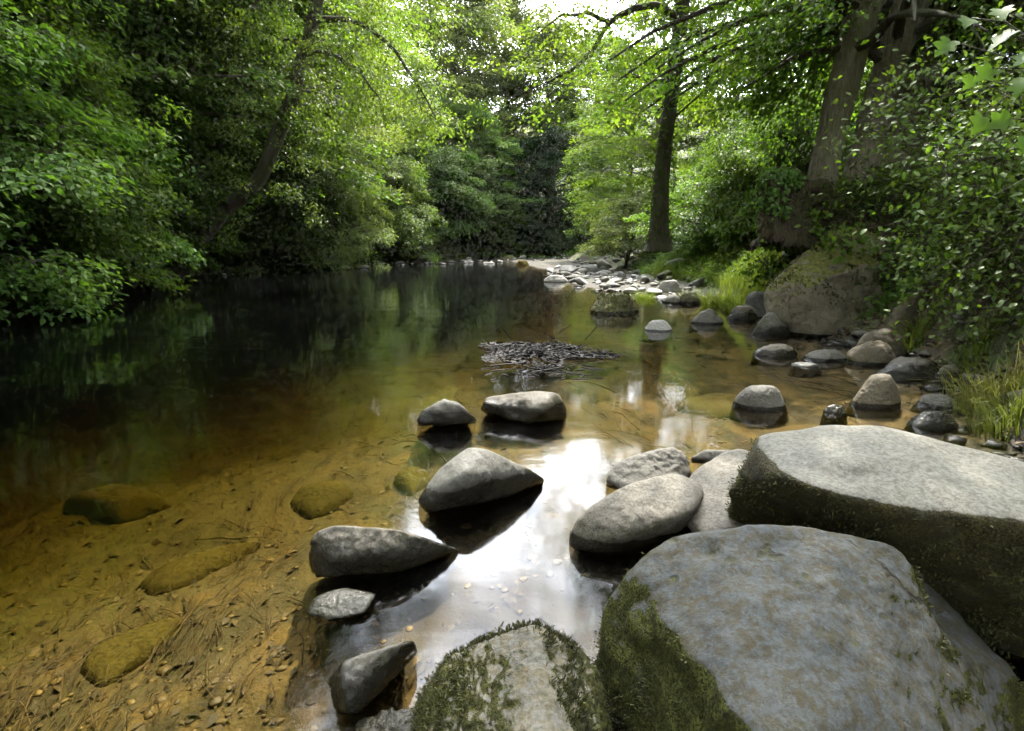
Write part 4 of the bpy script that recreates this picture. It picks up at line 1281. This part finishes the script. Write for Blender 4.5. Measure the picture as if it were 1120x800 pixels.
def build_big_tree():
    Y = 9.6
    r = np.random.default_rng(71)
    root = bpy.data.objects.new('old_tree', None); col.objects.link(root)
    b = D(920, 205, Y)
    root.location = b
    tag(root, 'big old tree with thick brown stems leaning right above the undercut root bank', 'tree')
    W = lambda px, py, y=Y: D(px, py, y) - b
    stems = [
        ([(884, 285), (890, 240), (900, 190), (911, 140), (922, 95), (934, 50), (946, 0), (960, -70), (975, -170), (985, -300)], [.42, .30, .235, .2, .235, .235, .25, .23, .18, .08], 0),
        ([(918, 285), (928, 240), (942, 185), (954, 140), (966, 95), (980, 50), (996, 0), (1016, -70), (1040, -170), (1070, -290)], [.42, .32, .26, .23, .22, .265, .265, .25, .2, .09], .15),
        ([(965, 220), (985, 160), (1005, 90), (1022, 40), (1038, 0), (1070, -80), (1110, -180)], [.36, .32, .3, .29, .28, .24, .15], .5),
    ]
    S = Sprays(); g2 = Geo()
    for pts, rr, dy in stems:
        A = np.array([W(px, py, Y + dy) for px, py in pts])
        n = len(A); t = np.linspace(0, n - 1, n * 4)
        Af = np.stack([np.interp(t, np.arange(n), A[:, i]) for i in range(3)], -1)
        for _ in range(3): Af[1:-1] = (Af[:-2] + Af[1:-1] * 2 + Af[2:]) / 4
        rf = np.interp(t, np.arange(n), rr) * (1 + .05 * np.sin(t * 2.3))
        g = Geo(); g.tube(Af, rf, 16)
        obj('trunk', g.mesh('stem', M['bark_grey']), root)
        for k in range(26):
            s = r.uniform(.5, 1)
            c = np.array([np.interp(s * (len(Af) - 1), np.arange(len(Af)), Af[:, i]) for i in range(3)])
            az = r.uniform(0, 6.28)
            L = r.uniform(2.0, 4.6)
            out = np.array([math.cos(az), math.sin(az), 0])
            ss = np.linspace(0, 1, 7)
            lp = c + np.outer(ss * L, out)
            lp[:, 2] += L * (.35 * ss - .55 * ss ** 2) + r.normal(0, .05, 7)
            g2.tube(lp, .09 * (1 - ss * .85), 5)
            for j in range(8):
                q = r.uniform(.25, 1.05)
                c0 = np.array([np.interp(q, ss, lp[:, i]) for i in range(3)])
                off = r.normal(0, 1, 3) * np.array([.6, .6, .3])
                S.add(c0 + off, unit(out + off * .8 + [0, 0, -.2]), .5 * r.uniform(.6, 1.2))
    # low boughs hanging in front of the trunks
    for (x0, y0, x1, y1, yy) in ((955, 20, 850, 20, 8.8), (960, -40, 860, -30, 8.2), (900, 30, 800, 90, 10.5), (1040, 0, 1130, 30, 8.0), (940, 40, 880, 110, 10.8)):
        a, c = W(x0, y0), W(x1, y1, yy)
        lp = curve(a, c, (0, 0, .5))
        g2.tube(lp, np.linspace(.06, .012, len(lp)), 5)
        for j in range(34):
            q = r.uniform(.2, 1.05)
            c0 = a * (1 - q) + c * q
            off = r.normal(0, 1, 3) * np.array([.5, .6, .32])
            S.add(c0 + off, unit((c - a) / np.linalg.norm(c - a) + off * .8 + [0, 0, -.3]), .42 * r.uniform(.6, 1.2))
    # unseen boughs added over the stream to shade the front boulders
    for tip, nn in ((np.array([1.9, 6.2, 8.2]), 46), (np.array([1.0, 5.9, 8.6]), 30), (np.array([2.3, 7.2, 8.3]), 8)):
        a = W(985, -60); c = tip - b
        lp = curve(a, c, (0, 0, .7), 14)
        g2.tube(lp, np.linspace(.08, .012, 14), 5)
        for j in range(nn):
            q = 1 - abs(r.normal(0, .12))
            c0 = a * (1 - q) + c * q
            off = r.normal(0, 1, 3) * np.array([.45, .42, .25])
            S.add(c0 + off, unit(unit(c - a) + off * .8 + [0, 0, -.2]), .42 * r.uniform(.6, 1.2))
    keepC, keepO, keepR = [], [], []
    for c_, o_, r_ in zip(S.C, S.O, S.R):
        w_ = c_ + b
        dep = (w_[1]) * math.cos(PITCH) - (w_[2] - H) * math.sin(PITCH)
        if dep > .5 and w_[1] < Y + .6:
            up_ = (w_[1]) * math.sin(PITCH) + (w_[2] - H) * math.cos(PITCH)
            qx, qy = 560 + FPX * w_[0] / dep, 400 - FPX * up_ / dep
            ax = 905 + (200 - qy) * .24
            if -60 < qy < 235 and ax - 25 < qx < ax + 95: continue
        keepC.append(c_); keepO.append(o_); keepR.append(r_)
    S.C, S.O, S.R = keepC, keepO, keepR
    obj('bough', g2.mesh('boughs', M['bark_dark']), root)
    V, F = spray_leaves(S, 44, .10, 72, .35)
    obj('crown', mesh_poly('old_crown', V, F, M['leaf_mid']), root)
    # exposed roots over the undercut bank
    for (pts, rr) in [
        ([(905, 205), (885, 228), (862, 250), (840, 262), (818, 268)], .09), ([(915, 210), (900, 240), (895, 262), (880, 275)], .07),
        ([(930, 215), (935, 240), (950, 258), (985, 262)], .08), ([(950, 212), (980, 222), (1010, 218), (1035, 215)], .11),
        ([(900, 205), (880, 205), (860, 212), (846, 225), (838, 250)], .10), ([(940, 222), (960, 245), (990, 250), (1020, 268)], .06),
        ([(892, 212), (870, 236), (868, 262)], .06), ([(920, 215), (915, 238), (925, 262)], .05), ([(975, 215), (1000, 232), (1030, 240)], .06)]:
        n = len(pts)
        A = np.array([W(px, py, Y - .25 - .5 * k / n) for k, (px, py) in enumerate(pts)])
        t = np.linspace(0, n - 1, n * 5)
        Af = np.stack([np.interp(t, np.arange(n), A[:, i]) for i in range(3)], -1)
        for _ in range(2): Af[1:-1] = (Af[:-2] + Af[1:-1] * 2 + Af[2:]) / 4
        Af += np.cumsum(r.normal(0, .012, Af.shape), 0)
        g = Geo(); g.tube(Af, rr * (1.25 - .7 * np.linspace(0, 1, len(Af))) * (1 + .15 * np.sin(t * 4)), 9)
        obj('root', g.mesh('root', M['root']), root)


def build_stump():
    pts = [D(832, 262, 8.7), D(829, 210, 8.8), D(834, 190, 8.9), D(852, 182, 9.0), D(868, 180, 9.1), D(882, 192, 9.0), D(880, 225, 8.9), D(888, 262, 8.8), D(846, 200, 8.6), D(850, 264, 8.5), D(838, 200, 9.5), D(880, 190, 9.6), D(888, 262, 9.6), D(836, 262, 9.5)]
    me, loc = rock_mesh('stump', pts, M['root'], res=90, p=40, amp=.10, freq=3.5, seed=80, fine=.015)
    o = obj('tree_stump', me, loc=loc)
    tag(o, 'broken mossy brown stump jutting from the bank above the great boulder', 'stump')
    moss_fringe(o, o, 5000, lambda W, n: (n[:, 2] > .2) * 1.0, (.012, .03), 12)
    r = np.random.default_rng(85)
    nv = len(me.vertices); co = np.empty(nv * 3, np.float32); me.vertices.foreach_get('co', co); co = co.reshape(-1, 3)
    no = np.empty(nv * 3, np.float32); me.vertices.foreach_get('normal', no); no = no.reshape(-1, 3)
    w = (fbm(co * 2.6, 3, 4) > .0) * (no[:, 1] < .3) + .0
    ix = r.choice(nv, 1500, p=w / w.sum())
    V, F = leaf_arrays(co[ix] + no[ix] * r.uniform(.01, .08, (1500, 1)), r.normal(0, .5, (1500, 3)) - [0, 0, .5], unit(no[ix] + r.normal(0, .35, (1500, 3))), r.uniform(.04, .09, 1500), .8)
    obj('ivy', mesh_poly('stump_ivy', V, F, M['leaf_bramble']), o)
    pts = [D(880, 285, 9.3), D(895, 215, 9.9), D(960, 205, 10.0), D(1050, 200, 10.0), D(1090, 260, 9.2), D(1010, 300, 8.9), D(950, 290, 9.1), D(930, 240, 11), D(1060, 230, 11.4), D(1000, 300, 10.6)]
    me, loc = rock_mesh('root_bank', pts, M['soil'], res=60, p=14, amp=.22, freq=5, seed=81, fine=.05)
    o = obj('earth_bank', me, loc=loc)
    tag(o, 'dark undercut mass of earth below the thick leaning trunks', 'earth bank')


def build_right_near():
    r = np.random.default_rng(91)
    # leafy bramble-like shrubs hanging over the right shore
    def bramble(label, base, targets, per, leaf, mat, seed, spread=.22, name='bramble', group='brambles on the right bank'):
        rr = np.random.default_rng(seed)
        root = bpy.data.objects.new(name, None); col.objects.link(root)
        root.location = base
        tag(root, label, 'shrub', group)
        g = Geo(); C, O = [], []
        for (px, py, Yd) in targets:
            e = D(px, py, Yd) - base
            for k in range(3):
                e2 = e + rr.normal(0, .16, 3)
                lp = curve(np.array([rr.normal(0, .12), rr.normal(0, .12), -.1]), e2, (rr.normal(0, .2), rr.normal(0, .2), .35 + rr.uniform(0, .3)), 10)
                g.tube(lp, np.linspace(.009, .003, 10), 4)
                for j in range(per):
                    q = rr.uniform(.18, 1.02)
                    c = np.array([np.interp(q, np.linspace(0, 1, 10), lp[:, i]) for i in range(3)])
                    off = rr.normal(0, spread, 3) * np.array([1, 1, .7])
                    c1 = c + off
                    if j % 3 == 0: g.tube(np.stack([c, c1]), [.004, .002], 3)
                    for m_ in range(3):
                        C.append(c1 + rr.normal(0, .05, 3)); O.append(unit(off + rr.normal(0, .12, 3)))
        obj('stem', g.mesh('bramble_stems', M['bark_dark']), root)
        C = np.array(C); O = np.array(O); n = len(C)
        V, F = leaf_poly(C, unit(O + rr.normal(0, .5, (n, 3)) - [0, 0, .35]), unit(np.array([-.25, -.3, 1.]) + rr.normal(0, .42, (n, 3))), leaf * rr.uniform(.55, 1.2, n), OVATE)
        obj('foliage', mesh_poly('bramble_leaves', V, F, M[mat]), root)
    def at(x, y): return np.array([x, y, hz(x, y)])
    bramble('leafy green shrub arching over the old tree roots', at(5.6, 6.6), [(930, 150, 6.2), (960, 110, 6.2), (1000, 75, 6.3), (1040, 60, 6.2), (985, 130, 5.9), (1030, 120, 5.9), (1060, 100, 6.0), (1010, 170, 5.8)], 38, .066, 'leaf_bramble', 1, .22)
    bramble('dark leafy shrub filling the right edge below the large pale leaves', at(5.2, 5.2), [(1040, 170, 5.0), (1080, 140, 4.9), (1110, 190, 4.8), (1060, 230, 4.9), (1020, 250, 5.0), (1100, 260, 4.7), (1130, 120, 4.9), (1090, 60, 5.2), (1120, 30, 5.2), (1050, 200, 5.1)], 36, .066, 'leaf_bramble', 2, .24)
    bramble('low green shrub hanging beside the great mossy boulder', at(4.9, 5.8), [(1005, 250, 5.9), (1015, 290, 5.8), (1010, 230, 6.1), (1020, 330, 5.5), (1035, 310, 5.3), (1025, 270, 5.6), (1050, 340, 5.1)], 24, .06, 'leaf_bramble', 3, .18)
    bramble('glossy low bramble trailing down to the right shore', at(4.9, 4.6), [(1060, 330, 4.6), (1090, 310, 4.5), (1110, 360, 4.3), (1075, 380, 4.5), (1040, 370, 4.7), (1125, 290, 4.4), (1085, 260, 4.7)], 26, .06, 'leaf_bramble', 4, .2)
    bramble('ivy curtain hanging over the dark undercut below the thick trunks', at(5.3, 9.0), [(915, 222, 8.7), (945, 232, 8.6), (985, 222, 8.5), (900, 240, 8.7), (1010, 240, 8.3), (965, 245, 8.5)], 14, .075, 'leaf_dark', 7, .18, 'ivy')
    bramble('fern clump between the sloping boulder and the low green shrub', at(5.2, 7.6), [(985, 262, 7.6), (1000, 285, 7.3), (995, 315, 7.0), (1010, 262, 7.2)], 14, .075, 'leaf_bramble', 8, .16, 'fern')
    bramble('small leafy spray beside the stump and mossy boulder', at(4.9, 8.0), [(905, 255, 7.6), (890, 262, 7.7), (915, 250, 7.6)], 9, .1, 'leaf_yellow', 5, .12, 'fern')
    bramble('dark ivy tangle at the foot of the grassy bank left of the boulder', at(4.55, 9.8), [(840, 280, 9.3), (860, 295, 9.2), (830, 300, 9.3), (850, 310, 9.0), (870, 285, 9.3)], 12, .085, 'leaf_dark', 6, .16)
    # young sycamore with large lobed leaves close to the camera
    base = at(3.55, 2.55)
    root = bpy.data.objects.new('sycamore_sapling', None); col.objects.link(root)
    root.location = base
    tag(root, 'sycamore sapling with large pale lobed leaves at the upper right edge', 'sapling')
    g = Geo()
    stem = curve((0, 0, -.1), D(1112, 40, 3.0) - base, (.1, 0, .2), 14)
    g.tube(stem, np.linspace(.016, .006, 14), 6)
    C, Dd, N_, L_ = [], [], [], []
    for (px, py, yy, s) in ((1075, 128, 2.9, .17), (1040, 45, 3.1, .16), (1105, 130, 2.8, .16), (1085, 75, 3.0, .15), (1065, 85, 3.2, .12), (1110, 35, 3.0, .17), (1120, 85, 2.7, .14), (1095, 10, 3.1, .15), (1060, 20, 3.3, .14), (1125, 150, 2.9, .13), (1130, 60, 2.9, .16), (1085, 215, 3.1, .10)):
        p = D(px, py, yy) - base
        k = r.integers(6, 13)
        g.tube(np.stack([stem[k], (stem[k] + p) / 2 + [0, 0, .05], p]), [.004, .003, .0025], 4)
        C.append(p); Dd.append(unit(np.array([-.75, -.15, -.5]) + r.normal(0, .25, 3))); N_.append(unit(np.array([-.25, -.9, .65]) + r.normal(0, .5, 3))); L_.append(s)
    obj('stem', g.mesh('sapling_stem', M['bark_dark']), root)
    V, F = leaf_poly(np.array(C), np.array(Dd), np.array(N_), np.array(L_) * .72, LOBED)
    obj('foliage', mesh_poly('sapling_leaves', V, F, M['leaf_mid']), root)

    # grass: one sheet of blades on the bank
    Ps, Ds, Ls, Ws = [], [], [], []
    k = 0
    while k < 42000:
        y = r.uniform(9.4, 20); xr = np.interp(y, wl_right[:, 1], wl_right[:, 0])
        x = xr + r.uniform(-.02, 3.6) if y > 11 else xr + r.uniform(.1, 1.2)
        z = hz(x, y)
        k += 1
        if z < .14: continue
        Ps.append((x, y, z - .02)); Ds.append((-.8 + r.normal(0, .7), -.6 + r.normal(0, .7), 0)); Ls.append(r.uniform(.12, .46)); Ws.append(r.uniform(.008, .016))
    V, F = grass_mesh(np.array(Ps), np.array(Ds), np.array(Ls), np.array(Ws), None)
    tag(obj('grass', mesh_poly('grass', V, F, M['grass'])), 'bright sunlit grass on the right bank below the slender tree', 'grass', kind='stuff')

    # tussocks: countable
    def tussock(label, c, n, L, mat, seed, spread=.12, pull=(-.7, -.5), group='grass tussocks on the right bank', name='grass_tussock'):
        rr = np.random.default_rng(seed)
        th = rr.uniform(0, 6.28, n)
        P = np.stack([np.cos(th), np.sin(th), 0 * th], -1) * rr.uniform(0, spread, (n, 1))
        d = np.stack([np.cos(th) + pull[0], np.sin(th) + pull[1], 0 * th], -1) + rr.normal(0, .3, (n, 3)) * [1, 1, 0]
        for q in range(n): P[q, 2] = hz(c[0] + P[q, 0], c[1] + P[q, 1]) - hz(c[0], c[1])
        d *= rr.uniform(.4, 1.2, (n, 1))
        V, F = grass_mesh(P, d, L * rr.uniform(.4, 1.2, n), rr.uniform(.006, .012, n) * (.6 + L), None, curl=rr.uniform(.5, 1.25, (n, 1)))
        c = (c[0], c[1], hz(c[0], c[1]) - .02)
        o = obj(name, mesh_poly(name, V, F, M[mat]), loc=(c[0], c[1], c[2]))
        tag(o, label, 'grass tussock', group)
    tussock('big grass tussock hanging over dark soil at the water edge, near the boulder', D(795, 275, 11.0), 700, .62, 'grass', 1, .38)
    tussock('bright tussock at the foot of the slender trunk, hanging over cobbles', D(706, 262, 12.6), 420, .45, 'grass', 2, .25)
    tussock('sunny tussock on the bank right of the slender trunk', D(762, 268, 11.8), 520, .5, 'grass', 3, .35)
    tussock('darker tussock low on the bank above the egg-shaped stone', D(812, 300, 10.2), 420, .5, 'grass', 4, .3)
    tussock('tussock of pale straw grass trailing over the near right shore', np.array([3.5, 4.05, .34]), 380, .5, 'straw', 5, .25, (-1.3, -.4))
    tussock('fresh green grass clump drooping at the right edge above the slab', np.array([3.2, 3.5, .42]), 300, .42, 'grass_dark', 6, .22, (-1.3, -.3))
    tussock('green grass clump among brambles on the near right bank', np.array([4.1, 4.9, .5]), 260, .5, 'grass', 7, .25)
    tussock('thin grass clump beside the yellow-mossed boulder', D(1010, 300, 5.9), 200, .45, 'grass', 8, .2)
    # small lit ledge of grass on the left bank
    tussock('lit grassy ledge at the foot of the left bank bushes', np.array([-11.6, 21.0, .2]), 1100, .7, 'grass', 9, .8, (.8, -.6), group='grass on the left bank')
    tussock('small pale grass clump at the left waterline', np.array([-11.2, 24.2, .2]), 500, .6, 'grass', 10, .5, (.8, -.6), group='grass on the left bank')


def build_ground_cover():
    r = np.random.default_rng(101)
    def cover(n, fx, leaf, mat, label, seed):
        P = []
        while len(P) < n:
            x, y = fx()
            z = hz(x, y)
            if z < .05: continue
            P.append((x, y, z + abs(r.normal(0, .13))))
        P = np.array(P)
        V, F = leaf_arrays(P, r.normal(0, 1, (n, 3)) * [1, 1, .4], unit(np.array([0, 0, 1.]) + r.normal(0, .5, (n, 3))), leaf * r.uniform(.5, 1.2, n), .7)
        tag(obj('undergrowth', mesh_poly('undergrowth', V, F, M[mat])), label, 'undergrowth', kind='stuff')
    def right():
        y = r.uniform(2.0, 22); xr = np.interp(y, wl_right[:, 1], wl_right[:, 0]); return xr + .35 + abs(r.normal(0, 2.2)), y
    def left():
        y = r.uniform(6, 40); xl = np.interp(y, wl_left[:, 1], wl_left[:, 0]); return xl - abs(r.normal(0, 2.4)), y
    cover(52000, right, .075, 'leaf_bramble', 'low leafy ground cover over the soil of the right bank', 1)
    cover(22000, left, .14, 'leaf_dark', 'dark low ground cover along the foot of the left bank', 2)
    def farend():
        return r.uniform(-9, 12), r.uniform(41, 60)
    cover(9000, farend, .3, 'leaf_dark', 'dark ground cover under the far trees', 3)


# ------------------------------------------------------------------ light
def build_light():
    az, el = R(16), R(56)         # azimuth clockwise from straight ahead
    d = Vector((math.sin(az) * math.cos(el), math.cos(az) * math.cos(el), math.sin(el)))
    sl = bpy.data.lights.new('sun', 'SUN')
    sl.energy = 5.0; sl.angle = R(.55); sl.color = (1.0, .93, .8)
    s = bpy.data.objects.new('sun', sl); col.objects.link(s)
    s.rotation_euler = (-d).to_track_quat('-Z', 'Y').to_euler()
    s.location = (20, 20, 40)
    w = bpy.data.worlds.new('World'); sc.world = w
    w.use_nodes = True
    t = w.node_tree; t.nodes.clear()
    out = t.nodes.new('ShaderNodeOutputWorld'); bg = t.nodes.new('ShaderNodeBackground')
    sky = t.nodes.new('ShaderNodeTexSky'); sky.sky_type = 'NISHITA'; sky.sun_disc = False
    sky.sun_elevation = el; sky.sun_rotation = az
    sky.air_density = 1.0; sky.dust_density = 1.5
    tc = t.nodes.new('ShaderNodeTexCoord')
    mp = t.nodes.new('ShaderNodeMapping'); mp.inputs['Scale'].default_value = (1, 1, 1.6)
    t.links.new(tc.outputs['Generated'], mp.inputs[0])
    nz = t.nodes.new('ShaderNodeTexNoise'); nz.inputs['Scale'].default_value = 2.3; nz.inputs['Detail'].default_value = 7; nz.inputs['Roughness'].default_value = .58
    t.links.new(mp.outputs[0], nz.inputs[0])
    mr = t.nodes.new('ShaderNodeMapRange'); mr.interpolation_type = 'SMOOTHSTEP'
    mr.inputs[1].default_value = .36; mr.inputs[2].default_value = .58
    t.links.new(nz.outputs[0], mr.inputs[0])
    mx = t.nodes.new('ShaderNodeMix'); mx.data_type = 'RGBA'
    t.links.new(mr.outputs[0], mx.inputs[0]); t.links.new(sky.outputs[0], mx.inputs[6])
    # clouds glow brightest toward the sun side, ahead over the river gap
    dt = t.nodes.new('ShaderNodeVectorMath'); dt.operation = 'DOT_PRODUCT'
    t.links.new(tc.outputs['Generated'], dt.inputs[0])
    dt.inputs[1].default_value = (-.02, math.cos(R(36)), math.sin(R(36)))
    lr = t.nodes.new('ShaderNodeMapRange'); lr.interpolation_type = 'SMOOTHSTEP'
    lr.inputs[1].default_value = .70; lr.inputs[2].default_value = .95
    t.links.new(dt.outputs['Value'], lr.inputs[0])
    cm = t.nodes.new('ShaderNodeMix'); cm.data_type = 'RGBA'
    t.links.new(lr.outputs[0], cm.inputs[0])
    cm.inputs[6].default_value = (11.4, 11.5, 11.4, 1); cm.inputs[7].default_value = (78, 81, 87, 1)
    t.links.new(cm.outputs[2], mx.inputs[7])
    t.links.new(mx.outputs[2], bg.inputs[0]); bg.inputs[1].default_value = .12
    t.links.new(bg.outputs[0], out.inputs[0])


M['litter'] = plain_material('dead leaves', (.035, .022, .01), (.13, .085, .035), rough=.7, island=True)
M['soil'] = bark_material('dark bank soil', (.018, .013, .009), (.05, .036, .022), .15)
M['rock_front'] = rock_material('front boulder stone', (.066, .062, .036), (.095, .092, .07), .92, wet=.03, lichen=.6, lichen_col=(.14, .15, .15), where='side', sidelo=.62, sidehi=1.02, moss_col=(.05, .052, .011))
M['rock_peak'] = rock_material('smooth dry stone with wet foot', (.088, .086, .076), (.115, .112, .098), 0, wet=.13, lichen=.2, lichen_col=(.22, .22, .20))
M['rock_slick'] = rock_material('slick wet stone', (.10, .095, .06), (.16, .15, .10), .3, wet=.6, lichen=.1)
M['rock_brown'] = rock_material('brown streaked stone', (.09, .07, .045), (.15, .132, .104), .15, wet=.03, lichen=.2, lichen_col=(.2, .19, .17))

build_light()
build_ground()
build_water()
build_boulders()
build_cobbles()
build_bed_detail()
build_debris()
build_litter()
build_trees()
build_slender_tree()
build_leaning_tree()
build_big_tree()
build_stump()
build_right_near()
build_ground_cover()


def build_haze():
    m = NT('valley haze')
    v = m.n('ShaderNodeVolumePrincipled', in_Density=.0002, in_Color=(.95, .97, 1))
    m.t.links.new(v.outputs[0], m.out.inputs[1])
    x0, x1, y0, y1, z0, z1 = -60, 60, -30, 110, -6, 40
    V = [(x0, y0, z0), (x1, y0, z0), (x1, y1, z0), (x0, y1, z0), (x0, y0, z1), (x1, y0, z1), (x1, y1, z1), (x0, y1, z1)]
    F = [(0, 3, 2, 1), (4, 5, 6, 7), (0, 1, 5, 4), (1, 2, 6, 5), (2, 3, 7, 6), (3, 0, 4, 7)]
    me = mesh_poly('haze', V, F, m.mat); me.shade_flat()
    tag(obj('haze', me), 'thin bright haze in the air over the river', 'haze', kind='stuff')


build_haze()

# ------------------------------------------------------------------ render settings
sc.render.engine = 'CYCLES'
c = sc.cycles
c.use_denoising = True
try: c.denoiser = 'OPENIMAGEDENOISE'
except Exception: pass
c.max_bounces = 6; c.diffuse_bounces = 2; c.glossy_bounces = 2; c.transmission_bounces = 4; c.transparent_max_bounces = 8; c.volume_bounces = 0
c.sample_clamp_indirect = 6
c.use_adaptive_sampling = True; c.adaptive_threshold = .04; c.adaptive_min_samples = 12
c.caustics_reflective = False; c.caustics_refractive = False
vs = sc.view_settings
sc.display_settings.display_device = 'sRGB'
vs.view_transform = 'Standard'; vs.look = 'None'; vs.gamma = 1.0; vs.use_curve_mapping = False
vs.exposure = 1.5
